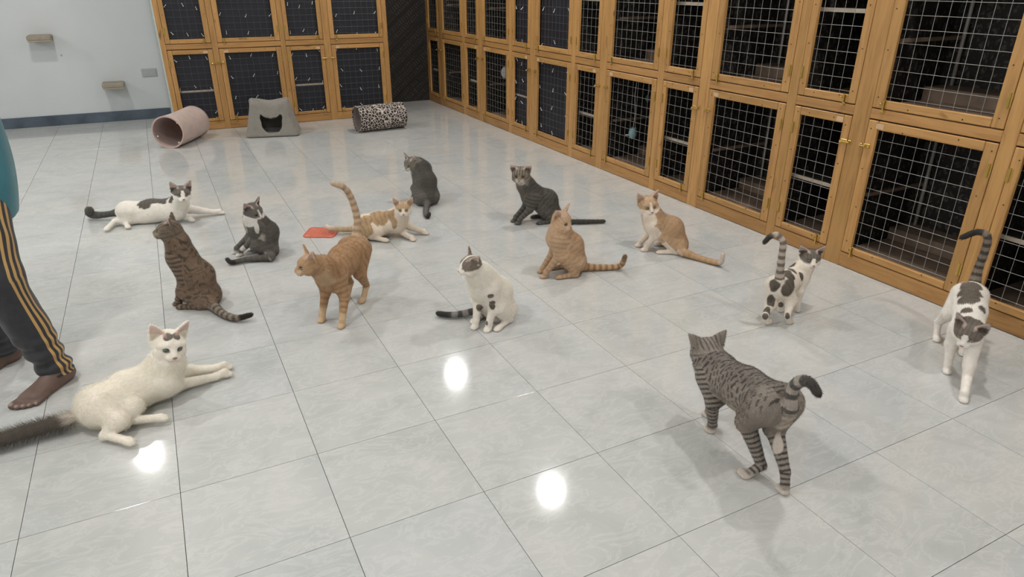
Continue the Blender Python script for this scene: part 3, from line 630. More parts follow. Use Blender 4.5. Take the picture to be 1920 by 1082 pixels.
# cat house: soft grey pod with a cat-head opening
def house():
    h = .008; F = Field((-.33, -.26, -.02), (.33, .26, .44), h); X = np.stack(np.meshgrid(*F.ax, indexing='ij'), -1); x, y, z = X[..., 0], X[..., 1], X[..., 2]
    def frustum(g, zt):
        tz = np.clip(z / .36, 0, 1); hw = .272 - .092 * tz ** .75 - g; hdp = .20 - .075 * tz ** .8 - g; r = .06; qx = np.abs(x) - hw + r; qy = np.abs(y) - hdp + r; dxy = np.sqrt(np.maximum(qx, 0) ** 2 + np.maximum(qy, 0) ** 2) + np.minimum(np.maximum(qx, qy), 0) - r
        top = z - (zt - .018 * np.cos(x * 16) + .012 * np.cos(x * 9) - g); bot = -(z - .004) + g; a = np.maximum(dxy, np.maximum(top, bot)); k = .05; b2 = np.maximum(k - np.abs(dxy - top), 0) / k; return np.maximum(np.maximum(dxy, top) + b2 * b2 * k * .25, bot)
    d = frustum(0, .335); inn = frustum(.03, .335); cx, cz, R_ = .008, .128, .098
    hole = np.sqrt((x - cx) ** 2 + ((z - cz) * 1.02) ** 2) - R_
    for sg in (-1, 1): hole = np.minimum(hole, np.maximum(np.abs(x - cx - sg * (.076 + (z - cz - .05) * .28)) - np.maximum(.030 - np.maximum(z - cz - .055, 0) * .5, 0), np.maximum(z - cz - .102, cz - z)))
    hole = np.maximum(hole, np.maximum(z - cz - .05 - .18 * np.abs(x - cx) - .6 * np.maximum(np.abs(x - cx) - .055, 0), -9)); hole = np.maximum(hole, y + .02)
    d = np.maximum(np.maximum(d, -inn), -hole); F.d = d.astype(np.float32)
    for sg in (-1, 1):
        F.cone((sg * .135, -.03, .305), (sg * .168, -.03, .338), .05, .026, .04)
        F.cone((sg * .20, -.085, .02), (sg * .16, -.10, .24), .02, .02, .03)
    F.floor(.001); V, Q = F.mesh(); V = relax(V, Q, 3); V = V + .0028 * np.stack([vnoise(V, 22, 3), vnoise(V, 22, 4), vnoise(V, 22, 5)], 1) * (V[:, 2:] > .02); return numpy_mesh(V, Q, 'pod')
hs = empty('cat_house', (.752, 4.62, 0)); hs.rotation_euler = (0, 0, math.radians(-14)); tag(hs, 'grey plush cat house with a cat-head shaped opening', 'cat house')
link('pod', house(), m_fabric('grey_plush', (.25, .23, .20)), hs); MB().ball((0.0, .03, .03), (.15, .10, .02), 16).build('cushion', m_fabric('dark_cushion', (.07, .062, .055)), hs, smooth=True)
# coral mat
def mat_():
    o = empty('feeding_mat', (.505, 1.345, 0)); o.rotation_euler = (0, 0, math.radians(-29)); tag(o, 'coral red textured silicone mat on the tiles', 'mat'); m = plain('coral_silicone', (.66, .20, .13), .5, var=.08, scale=50)
    w, d, r = .098, .087, .028; out = []
    for cx, cy, a0 in ((w - r, d - r, 0), (-w + r, d - r, 90), (-w + r, -d + r, 180), (w - r, -d + r, 270)):
        for k in range(7): a = math.radians(a0 + 15 * k); out.append((cx + r * math.cos(a), cy + r * math.sin(a)))
    n = len(out); V = [(x, y, 0) for x, y in out] + [(x, y, .005) for x, y in out]; F = [list(range(n))[::-1], list(range(n, 2 * n))] + [(i, (i + 1) % n, n + (i + 1) % n, n + i) for i in range(n)]
    link('mat_base', pyd(V, F, 'mat_base'), m, o); b = MB(); pts = [(x * .975, y * .975, .006) for x, y in out]; b.tube(pts + [pts[0]], .0035, 6, False); b.build('rim', m, o, smooth=True)
    b = MB()
    for i in range(-6, 7):
        for j in range(-5, 6):
            x, y = i * .0135, j * .0135
            if abs(x) < w - .012 and abs(y) < d - .012 and not (abs(i) > 4 and abs(j) > 3): b.box((x - .004, y - .004, .004), (x + .004, y + .004, .0075), .001)
    b.build('raised_bumps', m, o)
mat_()

# ---------------------------------------------------------------- the person standing at the left edge
def person():
    org = np.array([-.90, .20, 0.]); hd = unit([-.645, -.763, 0]); left = np.array([-hd[1], hd[0], 0]); G = lambda l, f_, z: l * left + f_ * hd + z * UP
    root_loc = tuple(org); aL = np.array([-.800, .055, .085]) - org; aR = np.array([-1.012, .338, .085]) - org; toeR = unit([-.80, -.60, 0]); toeL = hd
    OX = -.085; G0 = G; G = lambda l, f_, z: G0(l + OX * min(max((z - .3) / .5, 0), 1), f_, z); hipL, hipR = G(.088, 0, .84), G(-.088, 0, .84); knL = two_bone(hipL, aL, .40, .385, hd); knR = two_bone(hipR, aR, .40, .385, hd)
    pts = [G(.45, .3, 0), G(-.5, -.3, 0), G(.45, -.3, 0), G(-.5, .3, 0)]; lo = np.min(pts, 0) - .02; hi = np.max(pts, 0) + .02; lo[2] = -.01; hi[2] = 1.74
    F = Field(lo, hi, .0052)
    # torso, neck, head
    ax = [left, hd, UP]
    F.ell(G(0, -.01, .90), ax, (.155, .105, .13), .05); F.cone(G(0, 0, .92), G(0, .0, 1.12), .115, .12, .06); F.ell(G(0, 0, 1.24), ax, (.155, .105, .18), .06); F.cone(G(-.13, -.01, 1.37), G(.13, -.01, 1.37), .06, .06, .05)
    F.cone(G(0, -.01, 1.38), G(0, .01, 1.50), .055, .05, .03); F.ell(G(0, .02, 1.585), ax, (.073, .092, .105), .03); F.cone(G(0, .075, 1.545), G(0, .085, 1.515), .035, .03, .03); F.ell(G(0, .113, 1.565), ax, (.014, .018, .018), .012); F.cone(G(0, .10, 1.60), G(0, .115, 1.572), .009, .012, .01)
    for sg in (-1, 1):
        F.ell(G(sg * .072, .01, 1.575), ax, (.012, .02, .032), .006); F.ell(G(sg * .032, .108, 1.595), ax, (.017, .012, .010), .006, sub=True); F.ell(G(sg * .012, .098, 1.528), ax, (.016, .014, .007), .006)
        sh = G(sg * .165, -.01, 1.365); el = G(sg * .215, -.03, 1.10); wr = G(sg * .205, .06, .875); F.cone(sh, el, .052, .040, .03); F.cone(el, wr, .040, .027, .02)
        pm = wr + G0(-sg * .004, .03, -.075); F.ell((wr + pm) / 2 + G0(0, .004, -.02), [left, unit(G0(0, 1, .4)), unit(G0(0, -.4, 1))], (.017, .040, .050), .012)
        for q, L_ in ((-.028, .062), (-.010, .074), (.009, .070), (.026, .054)):
            a = pm + G0(0, q, .012); m_ = a + G0(-sg * .006, .012, -L_ * .55); e = m_ + G0(-sg * .018, .002, -L_ * .42); F.cone(a, m_, .0095, .0088, .004); F.cone(m_, e, .0088, .0072, .004)
        a = wr + G0(-sg * .006, .038, -.035); m_ = a + G0(-sg * .012, .028, -.035); F.cone(wr + G0(0, .015, -.015), a, .016, .013, .012); F.cone(a, m_, .012, .010, .005); F.cone(m_, m_ + G0(-sg * .01, .006, -.028), .010, .008, .004)
    for hip, kn, an, td, sg in ((hipL, knL, aL, toeL, 1), (hipR, knR, aR, toeR, -1)):
        F.cone(hip, kn, .082, .055, .04); F.cone(kn, an, .053, .034, .03); F.cone(kn * .7 + an * .3 - hd * .015, kn * .35 + an * .65 - hd * .004, .048, .036, .03)
        sd = np.array([-td[1], td[0], 0]); A = [sd, td, UP]; g = np.array([an[0], an[1], 0]); F.ell(g - td * .032 + UP * .030, A, (.031, .036, .032), .02); F.cone(an, g + td * .02 + UP * .05, .035, .033, .025)
        F.cone(g + td * .02 + UP * .050, g + td * .125 + UP * .022, .034, .024, .025); F.cone(g - td * .01 + UP * .022, g + td * .13 + sd * sg * .018 + UP * .018, .028, .022, .02); F.cone(g + td * .05 - sd * sg * .016 + UP * .024, g + td * .145 - sd * sg * .018 + UP * .019, .026, .022, .02)
        for q, f_, r in ((-.030, .190, .0135), (-.0085, .190, .0100), (.0095, .180, .0095), (.0255, .168, .0090), (.0400, .152, .0085)):
            a = g + sd * sg * q * .85 + td * (f_ - .055) + UP * .017; e = g + sd * sg * q + td * f_ + UP * r; F.cone(a, e, r * 1.05, r, .0035)
    F.floor(.001); V, Q = F.mesh(); V = relax(V, Q, 1); skin = np.tile(np.array((.150, .092, .072)), (len(V), 1)) * (1 + .10 * vnoise(V, 30, 4) + .05 * vnoise(V, 110, 5))[:, None]
    for an, td, sg in ((aL, toeL, 1), (aR, toeR, -1)):
        sd = np.array([-td[1], td[0], 0]); g = np.array([an[0], an[1], 0])
        for q, f_, r in ((-.030, .190, .0135), (-.0085, .190, .0100), (.0095, .180, .0095), (.0255, .168, .0090), (.0400, .152, .0085)):
            e = g + sd * sg * q + td * (f_ + r * .35) + UP * (r * 1.75); w = sstep(1.1, .8, np.linalg.norm((V - e) @ np.array([sd, td, UP]).T / (r * .62, r * .75, r * .45), axis=1)); skin = mixc(skin, (.36, .26, .22), .8 * w)
    for sg in (-1, 1):
        for p, rr, cc in ((G(sg * .032, .105, 1.592), (.013, .02, .006), (.02, .015, .012)), (G(sg * .032, .108, 1.615), (.022, .02, .005), (.02, .015, .012))):
            w = sstep(1.1, .85, np.linalg.norm((V - p) @ np.array(ax).T / rr, axis=1)); skin = mixc(skin, cc, w)
    w = sstep(1.1, .8, np.linalg.norm((V - G(0, .112, 1.525)) @ np.array(ax).T / (.026, .025, .009), axis=1)); skin = mixc(skin, (.17, .07, .06), w)
    me = numpy_mesh(V, Q, 'person'); color_attr(me, np.clip(skin, 0, 1)); m = bpy.data.materials.new('brown_skin'); t, b = nt(m); a = t.nodes.new('ShaderNodeAttribute'); a.attribute_name = 'Col'; t.links.new(a.outputs['Color'], b.inputs['Base Color']); b.inputs['Roughness'].default_value = .5
    o = link('person', me, m, None, root_loc); tag(o, 'barefoot person in black track trousers with yellow stripes, standing at the left edge', 'person')
    # track trousers
    F = Field(lo, hi * [1, 1, 0] + UP * 1.05, .0058)
    F.ell(G(0, -.01, .90), ax, (.172, .125, .12), .05)
    for hip, kn, an in ((hipL, knL, aL), (hipR, knR, aR)): F.cone(hip, kn, .098, .076, .04); F.cone(kn, np.array([an[0], an[1], .035]) - hd * .004, .076, .058, .03)
    X2 = F.ax[2][None, None, :]; F.d = np.maximum(F.d, (.052 - X2).astype(np.float32)); F.d = np.maximum(F.d, (X2 - .98).astype(np.float32)); V, Q = F.mesh(); V = relax(V, Q, 2)
    n = normals(V, Q); fold = np.sin(V[:, 2] * 95 + 2.2 * vnoise(V, 9, 2)) * sstep(.30, .08, V[:, 2]) * .007 + .006 * vnoise(V * [1, 1, .6], 14, 3) + .004 * vnoise(V * [1, 1, .5], 30, 9); V = V + n * fold[:, None] * (V[:, 2:] > .06)
    me = numpy_mesh(V, Q, 'track_trousers'); u = np.full(len(V), 9.)
    for hip, kn, an, sg in ((hipL, knL, aL, 1), (hipR, knR, aR, -1)):
        for a_, b_, ra, rb_ in ((hip, kn, .105, .082), (kn, np.array([an[0], an[1], .035]), .082, .060)):
            tt = np.clip(((V - a_) @ (b_ - a_)) / ((b_ - a_) @ (b_ - a_)), 0, 1); q = V - a_ - tt[:, None] * (b_ - a_); r = np.linalg.norm(q, axis=1); m_ = (r < .125) & ((q @ left) * sg > -.0) & (((V @ left) * sg) > 0)
            ang = np.arctan2(q @ hd, (q @ left) * sg) * (ra + (rb_ - ra) * tt); seg = (V[:, 2] >= kn[2]) if a_ is hip else (V[:, 2] < kn[2]); k_ = m_ & seg; u[k_] = ang[k_]
    float_attr(me, u, 'side_u'); m = bpy.data.materials.new('track_fabric'); t, b = nt(m); a = t.nodes.new('ShaderNodeAttribute'); a.attribute_name = 'side_u'
    ad = node(t, 'ShaderNodeMath', operation='ADD', i_1=.036); t.links.new(a.outputs['Fac'], ad.inputs[0]); md = node(t, 'ShaderNodeMath', operation='MODULO', i_1=.024); t.links.new(ad.outputs[0], md.inputs[0]); l1 = node(t, 'ShaderNodeMath', operation='LESS_THAN', i_1=.0115); t.links.new(md.outputs[0], l1.inputs[0])
    ab = node(t, 'ShaderNodeMath', operation='ABSOLUTE'); ad2 = node(t, 'ShaderNodeMath', operation='ADD', i_1=.006); t.links.new(a.outputs['Fac'], ad2.inputs[0]); t.links.new(ad2.outputs[0], ab.inputs[0]); l2 = node(t, 'ShaderNodeMath', operation='LESS_THAN', i_1=.0302); t.links.new(ab.outputs[0], l2.inputs[0]); mm = node(t, 'ShaderNodeMath', operation='MULTIPLY'); t.links.new(l1.outputs[0], mm.inputs[0]); t.links.new(l2.outputs[0], mm.inputs[1])
    c0 = ramp(t, noise(t, objvec(t, False), 40), [(.3, (.018, .018, .022)), (.7, (.028, .028, .034))]); t.links.new(mix(t, c0, (.50, .30, .10), mm.outputs[0]), b.inputs['Base Color']); b.inputs['Roughness'].default_value = .7; b.inputs['Sheen Weight'].default_value = .2
    tr = link('track_trousers', me, m, o)
    # long teal shirt
    F = Field(lo, hi, .009); F.ell(G(0, -.005, .93), ax, (.222, .170, .50), .05); F.ell(G(0, 0, 1.22), ax, (.185, .135, .22), .06); F.cone(G(-.14, -.01, 1.37), G(.14, -.01, 1.37), .075, .075, .05)
    for sg in (-1, 1): F.cone(G(sg * .165, -.01, 1.365), G(sg * .200, -.025, 1.19), .075, .068, .03)
    X2 = F.ax[2][None, None, :]; F.d = np.maximum(F.d, (.645 - X2).astype(np.float32)); F.d = np.maximum(F.d, (X2 - 1.43).astype(np.float32)); V, Q = F.mesh(); V = relax(V, Q, 2); n = normals(V, Q); V = V + n * (.008 * vnoise(V * [1, 1, .35], 11, 6))[:, None]
    link('shirt', numpy_mesh(V, Q, 'shirt'), m_fabric('teal_cotton', (.045, .20, .25)), o)
    # short dark hair
    F = Field(G(0, 0, 1.58) - .16, G(0, 0, 1.58) + .16, .007); F.ell(G(0, .008, 1.60), ax, (.080, .098, .102), .01); F.ell(G(0, .115, 1.545), ax, (.085, .085, .105), .02, sub=True); F.d = np.maximum(F.d, (1.535 - F.ax[2])[None, None, :].astype(np.float32)); V, Q = F.mesh(); V = V + .003 * vnoise(V, 90, 2)[:, None]
    link('hair', numpy_mesh(V, Q, 'hair'), plain('black_hair', (.012, .010, .009), .6), o)
def normals(V, Q):
    a = np.cross(V[Q[:, 2]] - V[Q[:, 0]], V[Q[:, 3]] - V[Q[:, 1]]); n = np.zeros_like(V)
    for i in range(4):
        for k in range(3): n[:, k] += np.bincount(Q[:, i], a[:, k], len(V))
    return n / (np.linalg.norm(n, axis=1)[:, None] + 1e-12)
person()

CATS = [{'name': 'white_lying',
  'kind': 'lie',
  'org': (-0.592, -0.404, 0.0),
  'hd': (0.95, 0.311, 0.0),
  'fw': (0.186, -0.96, -0.208),
  'up': (0.243, -0.16, 0.957),
  'J': {'P': (-0.0517, 0.0769, 0.075),
        'M': (0.0417, 0.1368, 0.085),
        'C': (0.1514, 0.1528, 0.105),
        'N': (0.1847, 0.1538, 0.15),
        'H': (0.2062, 0.1455, 0.225),
        'FR': (0.3703, 0.2052, 0.018),
        'FL': (0.3765, 0.2647, 0.018),
        'FRe': (0.2023, 0.182, 0.03),
        'FLe': (0.255, 0.2697, 0.03),
        'HRk': (0.013, -0.03, 0.06),
        'HRh': (-0.0385, -0.0395, 0.025),
        'HR': (0.0307, -0.1117, 0.025),
        'HLk': (0.0601, 0.0285, 0.07),
        'HLh': (0.0269, 0.0101, 0.03),
        'HL': (0.1319, -0.0207, 0.03)},
  'tail': [(-0.096, 0.078, 0.06), (-0.146, 0.075, 0.05), (-0.234, 0.075, 0.045), (-0.345, 0.057, 0.045), (-0.408, 0.057, 0.04)],
  'hs': 1.27,
  'away': (-0.141, 0.99, -0.0),
  'label': 'white cat with a bushy grey tail lying beside the barefoot person',
  'tr': (0.015, 0.017, 0.022),
  'tailfluff': 3.2,
  'fluff': 1.4,
  'hairs': 60000,
  'fat': 1.2,
  'nk': 1.12,
  'h': 0.0034,
  'squint': 0.8,
  'iris': (0.12, 0.16, 0.13),
  'coat': {'ground': 'white',
           'white': (0.88, 0.8, 0.7),
           'base': (0.18, 0.155, 0.13),
           'dark': (0.14, 0.12, 0.1),
           'tdark': (0.14, 0.12, 0.1),
           'tst': 0.3,
           'cap': None,
           'hpatch': [((-0.013, 0.014, 0.036), (0.012, 0.016, 0.012)), ((0.01, 0.014, 0.038), (0.014, 0.014, 0.011))],
           'tailfade': 0.9,
           'inner': (0.62, 0.4, 0.34),
           'seed': 3}},
 {'name': 'bicolor_lying',
  'kind': 'lie',
  'org': (-0.452, 2.128, 0.0),
  'hd': (0.999, -0.047, 0.0),
  'fw': (0.081, -0.981, -0.174),
  'up': (0.084, -0.167, 0.982),
  'J': {'P': (-0.112, -0.0232, 0.075),
        'M': (0.0301, -0.0703, 0.085),
        'C': (0.1681, -0.1426, 0.1),
        'N': (0.1978, -0.1901, 0.14),
        'H': (0.2197, -0.2834, 0.22),
        'FR': (0.2426, -0.1844, 0.016),
        'FRe': (0.1591, -0.0978, 0.04),
        'FL': (0.4284, -0.1112, 0.016),
        'FLe': (0.2973, -0.1024, 0.05),
        'HRk': (-0.1189, -0.0732, 0.04),
        'HRh': (-0.1973, -0.0474, 0.03),
        'HR': (-0.2392, -0.1477, 0.02),
        'HLk': (-0.0276, -0.0813, 0.04),
        'HLh': (-0.1412, -0.0684, 0.025),
        'HL': (-0.1261, -0.144, 0.015)},
  'tail': [(-0.161, 0.019, 0.07), (-0.221, 0.085, 0.045), (-0.296, 0.128, 0.035), (-0.342, 0.18, 0.035), (-0.339, 0.137, 0.07)],
  'hs': 1.18,
  'away': (-0.04, 0.999, -0.0),
  'label': 'white and grey cat lying stretched out nearest the pink tunnel',
  'fat': 1.16,
  'squint': 0.6,
  'tr': (0.018, 0.025),
  'h': 0.004,
  'iris': (0.22, 0.24, 0.12),
  'coat': {'ground': 'white',
           'white': (0.88, 0.82, 0.74),
           'base': (0.17, 0.15, 0.13),
           'dark': (0.07, 0.062, 0.055),
           'stripe': 0.3,
           'tbase': (0.13, 0.12, 0.11),
           'tst': 0.4,
           'cap': 0.004,
           'blaze': 0.009,
           'blazetop': 0.03,
           'seed': 5,
           'patches': [((0.005, -0.099, 0.143), 0.05), ((0.058, -0.091, 0.152), 0.05), ((0.118, -0.126, 0.156), 0.05), ((0.164, -0.206, 0.19), 0.04)],
           'whites': []}},
 {'name': 'brown_sitting',
  'kind': 'sit',
  'org': (-0.336, 0.639, 0.0),
  'hd': (-0.86, 0.51, -0.0),
  'fw': (-0.987, 0.154, 0.035),
  'up': (0.034, -0.005, 0.999),
  'J': {'P': (0.1138, -0.0674, 0.035), 'M': (0.0999, -0.0592, 0.1504), 'C': (0.0473, -0.028, 0.2548), 'N': (0.0373, -0.0221, 0.3195), 'H': (0.0129, -0.0076, 0.3763), 'FL': (-0.0152, -0.0259, 0.0), 'FR': (0.0025, 0.0275, 0.0)},
  'tail': [(0.132, -0.177, 0.03), (0.167, -0.272, 0.02), (0.215, -0.34, 0.02), (0.277, -0.357, 0.03)],
  'hs': 1.18,
  'label': 'brown tabby cat sitting with its back turned, left of the standing orange cat',
  'fat': 1.12,
  'eh': 1.0,
  'h': 0.0036,
  'squint': 0.6,
  'coat': {'base': (0.255, 0.182, 0.13),
           'dark': (0.075, 0.058, 0.047),
           'pale': (0.36, 0.28, 0.21),
           'belly': (0.34, 0.26, 0.19),
           'hbase': (0.22, 0.17, 0.125),
           'stripe': 0.7,
           'lam': 0.024,
           'spots': 0.06,
           'wob': 1.8,
           'tbase': (0.3, 0.25, 0.19),
           'tip': (0.04, 0.035, 0.03),
           'tiplen': 0.05,
           'seed': 7}},
 {'name': 'grey_grooming',
  'kind': 'sit',
  'org': (0.125, 1.121, 0.0),
  'hd': (-0.997, -0.077, 0.0),
  'fw': (0.516, -0.745, -0.423),
  'up': (0.094, -0.441, 0.893),
  'J': {'P': (0.0251, 0.0019, 0.0348), 'M': (0.0333, 0.0026, 0.1338), 'C': (-0.0105, -0.0008, 0.1975), 'N': (-0.0296, -0.0023, 0.2263), 'H': (-0.0193, -0.0015, 0.2686), 'FL': (-0.1237, 0.0435, 0.0), 'FR': (-0.1399, 0.0974, 0.0)},
  'tail': [(0.024, -0.127, 0.03), (-0.043, -0.096, 0.02), (-0.113, -0.079, 0.02), (-0.182, -0.086, 0.018), (-0.202, -0.062, 0.03)],
  'hs': 1.12,
  'label': 'small grey and white cat sitting with bowed head',
  'h': 0.0036,
  's': 0.92,
  'fat': 1.14,
  'squint': 0.6,
  'coat': {'base': (0.155, 0.14, 0.122),
           'dark': (0.085, 0.076, 0.068),
           'stripe': 0.35,
           'belly': (0.6, 0.54, 0.48),
           'tip': (0.05, 0.045, 0.04),
           'tiplen': 0.06,
           'whead': -0.002,
           'seed': 9,
           'socks': 0.02,
           'patches': [],
           'whites': [((-0.058, -0.048, 0.235), 0.045), ((-0.065, -0.03, 0.256), 0.03), ((-0.108, 0.022, 0.05), 0.02), ((-0.024, -0.073, 0.195), (0.012, 0.02, 0.05))]}},
 {'name': 'orange_standing',
  'kind': 'stand',
  'org': (0.349, 0.181, 0.0),
  'hd': (-0.689, -0.725, 0.0),
  'fw': (-0.978, -0.154, -0.139),
  'up': (-0.137, -0.022, 0.99),
  'J': {'P': (0.108, 0.1135, 0.2669),
        'M': (0.0284, 0.0299, 0.2575),
        'C': (-0.0545, -0.0573, 0.2242),
        'N': (-0.0899, -0.0945, 0.2812),
        'H': (-0.1519, -0.1161, 0.3149),
        'FR': (-0.1142, -0.0524, 0.0),
        'FL': (-0.0467, -0.1526, 0.0),
        'HL': (0.1105, 0.0663, 0.0),
        'HR': (0.0504, 0.1387, 0.0)},
  'tail': [(0.123, 0.129, 0.305), (0.142, 0.146, 0.394), (0.128, 0.149, 0.491), (0.096, 0.135, 0.561), (0.043, 0.125, 0.594)],
  'hs': 1.12,
  'label': 'orange tabby cat standing with its striped tail straight up',
  'fat': 1.13,
  'h': 0.0034,
  'squint': 0.25,
  'coat': {'base': (0.455, 0.29, 0.165),
           'dark': (0.35, 0.2, 0.1),
           'belly': (0.56, 0.41, 0.27),
           'stripe': 0.75,
           'lam': 0.028,
           'tbase': (0.6, 0.46, 0.33),
           'tdark': (0.4, 0.25, 0.14),
           'tip': (0.62, 0.5, 0.38),
           'tiplen': 0.03,
           'hst': 0.4,
           'socks': 0.065,
           'white': (0.64, 0.46, 0.29),
           'pale': (0.62, 0.45, 0.3),
           'seed': 11}},
 {'name': 'orange_white_lying',
  'kind': 'lie',
  'org': (0.831, 1.159, -0.0),
  'hd': (0.903, -0.43, 0.0),
  'fw': (-0.33, -0.928, -0.174),
  'up': (-0.058, -0.164, 0.985),
  'J': {'P': (-0.1031, -0.0127, 0.075),
        'M': (-0.0143, -0.0242, 0.09),
        'C': (0.0734, -0.0869, 0.11),
        'N': (0.0883, -0.1233, 0.14),
        'H': (0.0987, -0.1835, 0.205),
        'FR': (0.1351, -0.1995, 0.012),
        'FRe': (0.092, -0.0912, 0.04),
        'FL': (0.2399, -0.1293, 0.012),
        'FLe': (0.1653, -0.0788, 0.05),
        'HRk': (-0.0934, -0.0948, 0.06),
        'HRh': (-0.1337, -0.0701, 0.03),
        'HR': (-0.1312, -0.1468, 0.014),
        'HLk': (-0.0409, -0.0899, 0.05),
        'HLh': (-0.0848, -0.0903, 0.025),
        'HL': (-0.0218, -0.1484, 0.014)},
  'tail': [(-0.125, 0.043, 0.05), (-0.166, 0.093, 0.03), (-0.238, 0.11, 0.036), (-0.287, 0.145, 0.042), (-0.294, 0.174, 0.044)],
  'hs': 1.05,
  'away': (0.267, 0.964, -0.0),
  'label': 'orange and white cat lying behind the standing orange cat',
  'h': 0.004,
  'squint': 0.5,
  'iris': (0.3, 0.25, 0.1),
  'fat': 1.15,
  'splay': 0.15,
  'coat': {'ground': 'white',
           'white': (0.8, 0.7, 0.59),
           'base': (0.52, 0.37, 0.225),
           'dark': (0.36, 0.235, 0.13),
           'stripe': 0.6,
           'lam': 0.028,
           'tbase': (0.56, 0.42, 0.27),
           'tst': 0.2,
           'tip': (0.72, 0.6, 0.52),
           'tiplen': 0.06,
           'cap': 0.012,
           'blaze': 0.004,
           'blazetop': 0.02,
           'hst': 0.6,
           'seed': 13,
           'patches': [((-0.093, -0.06, 0.133), 0.05), ((-0.038, -0.064, 0.142), 0.055), ((-0.003, -0.088, 0.142), 0.05), ((-0.117, -0.102, 0.091), 0.05), ((0.038, -0.142, 0.166), (0.03, 0.03, 0.05)),
                       ((0.041, -0.165, 0.119), (0.02, 0.02, 0.04)), ((-0.13, -0.105, 0.065), 0.035)],
           'whites': []}},
 {'name': 'grey_back_sitting',
  'kind': 'sit',
  'org': (1.307, 1.609, 0.0),
  'hd': (-0.059, 0.998, -0.0),
  'fw': (-0.806, -0.458, -0.375),
  'up': (-0.272, -0.275, 0.922),
  'J': {'P': (0.0047, -0.0017, 0.0536), 'M': (0.0204, 0.0458, 0.1555), 'C': (0.0107, 0.1024, 0.2344), 'N': (-0.0112, 0.1208, 0.2566), 'H': (-0.0619, 0.1283, 0.2725), 'FL': (-0.0327, 0.1879, 0.0), 'FR': (0.0215, 0.2031, 0.0)},
  'tail': [(-0.016, -0.047, 0.03), (-0.065, -0.157, 0.02), (-0.099, -0.241, 0.016), (-0.109, -0.299, 0.016), (-0.096, -0.298, 0.03)],
  'hs': 1.02,
  'label': 'plain dark grey cat sitting with its back to the camera',
  'h': 0.0038,
  'squint': 0.5,
  'fat': 1.15,
  'coat': {'base': (0.15, 0.138, 0.122), 'dark': (0.085, 0.078, 0.07), 'stripe': 0.25, 'saddle': 0.5, 'hbase': (0.2, 0.18, 0.15), 'hst': 0.7, 'belly': (0.15, 0.14, 0.12), 'tip': (0.05, 0.045, 0.04), 'tiplen': 0.03, 'seed': 15}},
 {'name': 'grey_tabby_sitting',
  'kind': 'sit',
  'org': (1.694, 0.965, 0.0),
  'hd': (-0.98, 0.201, 0.0),
  'fw': (-0.576, -0.799, -0.174),
  'up': (-0.102, -0.141, 0.985),
  'J': {'P': (0.2269, -0.0464, 0.0406), 'M': (0.1897, -0.0388, 0.1373), 'C': (0.0973, -0.0199, 0.1907), 'N': (0.0514, -0.0105, 0.2547), 'H': (0.0174, -0.0036, 0.3205), 'FL': (-0.0061, -0.0294, 0.0), 'FR': (-0.0068, 0.0269, 0.0)},
  'tail': [(0.198, -0.163, 0.025), (0.306, -0.184, 0.018), (0.402, -0.227, 0.018), (0.499, -0.26, 0.015)],
  'hs': 1.23,
  'label': 'dark grey tabby cat sitting behind the orange cats, dark tail stretched out',
  'h': 0.0038,
  'squint': 0.3,
  'iris': (0.12, 0.12, 0.06),
  'fat': 1.22,
  'splay': 0.45,
  'eh': 0.85,
  'coat': {'base': (0.135, 0.122, 0.108), 'dark': (0.06, 0.054, 0.048), 'stripe': 0.55, 'lam': 0.026, 'hbase': (0.24, 0.195, 0.15), 'hst': 0.8, 'belly': (0.2, 0.17, 0.14), 'tbase': (0.085, 0.08, 0.07), 'tst': 0.4, 'seed': 17}},
 {'name': 'orange_sitting',
  'kind': 'sit',
  'org': (1.421, 0.135, 0.0),
  'hd': (-0.97, 0.242, 0.0),
  'fw': (0.375, -0.862, -0.342),
  'up': (0.007, -0.366, 0.931),
  'J': {'P': (0.1634, -0.0407, 0.0707), 'M': (0.1369, -0.0341, 0.1582), 'C': (0.0837, -0.0209, 0.2176), 'N': (0.0808, -0.0202, 0.255), 'H': (0.0892, -0.0222, 0.3068), 'FL': (-0.0113, -0.0345, 0.0), 'FR': (0.0113, 0.0345, 0.0)},
  'tail': [(0.202, -0.042, 0.03), (0.289, -0.076, 0.02), (0.378, -0.11, 0.018), (0.418, -0.125, 0.03), (0.412, -0.159, 0.09)],
  'hs': 1.08,
  'label': 'orange tabby cat sitting with its ringed tail out to the right',
  'h': 0.0036,
  'iris': (0.35, 0.2, 0.06),
  'fat': 1.17,
  'eh': 1.25,
  'coat': {'base': (0.56, 0.39, 0.255),
           'dark': (0.42, 0.26, 0.145),
           'belly': (0.64, 0.48, 0.34),
           'stripe': 0.5,
           'lam': 0.026,
           'tbase': (0.58, 0.4, 0.24),
           'tdark': (0.3, 0.18, 0.09),
           'tst': 0.8,
           'tip': (0.22, 0.15, 0.09),
           'tiplen': 0.012,
           'hst': 0.5,
           'pale': (0.66, 0.5, 0.36),
           'seed': 19}},
 {'name': 'orange_white_sitting',
  'kind': 'sit',
  'org': (2.137, 0.214, -0.0),
  'hd': (-0.841, 0.541, 0.0),
  'fw': (-0.281, -0.924, -0.259),
  'up': (-0.208, -0.205, 0.957),
  'J': {'P': (0.1655, -0.1064, 0.0417), 'M': (0.1273, -0.0819, 0.1317), 'C': (0.0527, -0.0339, 0.1738), 'N': (0.0292, -0.0188, 0.2177), 'H': (0.0099, -0.0064, 0.2741), 'FR': (0.0063, 0.0376, -0.0), 'FL': (-0.0063, -0.0376, 0.0)},
  'tail': [(0.13, -0.207, 0.03), (0.167, -0.283, 0.018), (0.201, -0.375, 0.018), (0.215, -0.42, 0.03), (0.214, -0.428, 0.08)],
  'hs': 1.19,
  'label': 'orange cat with a white chest sitting nearest the cage wall',
  'h': 0.0036,
  'iris': (0.35, 0.28, 0.1),
  'fat': 1.2,
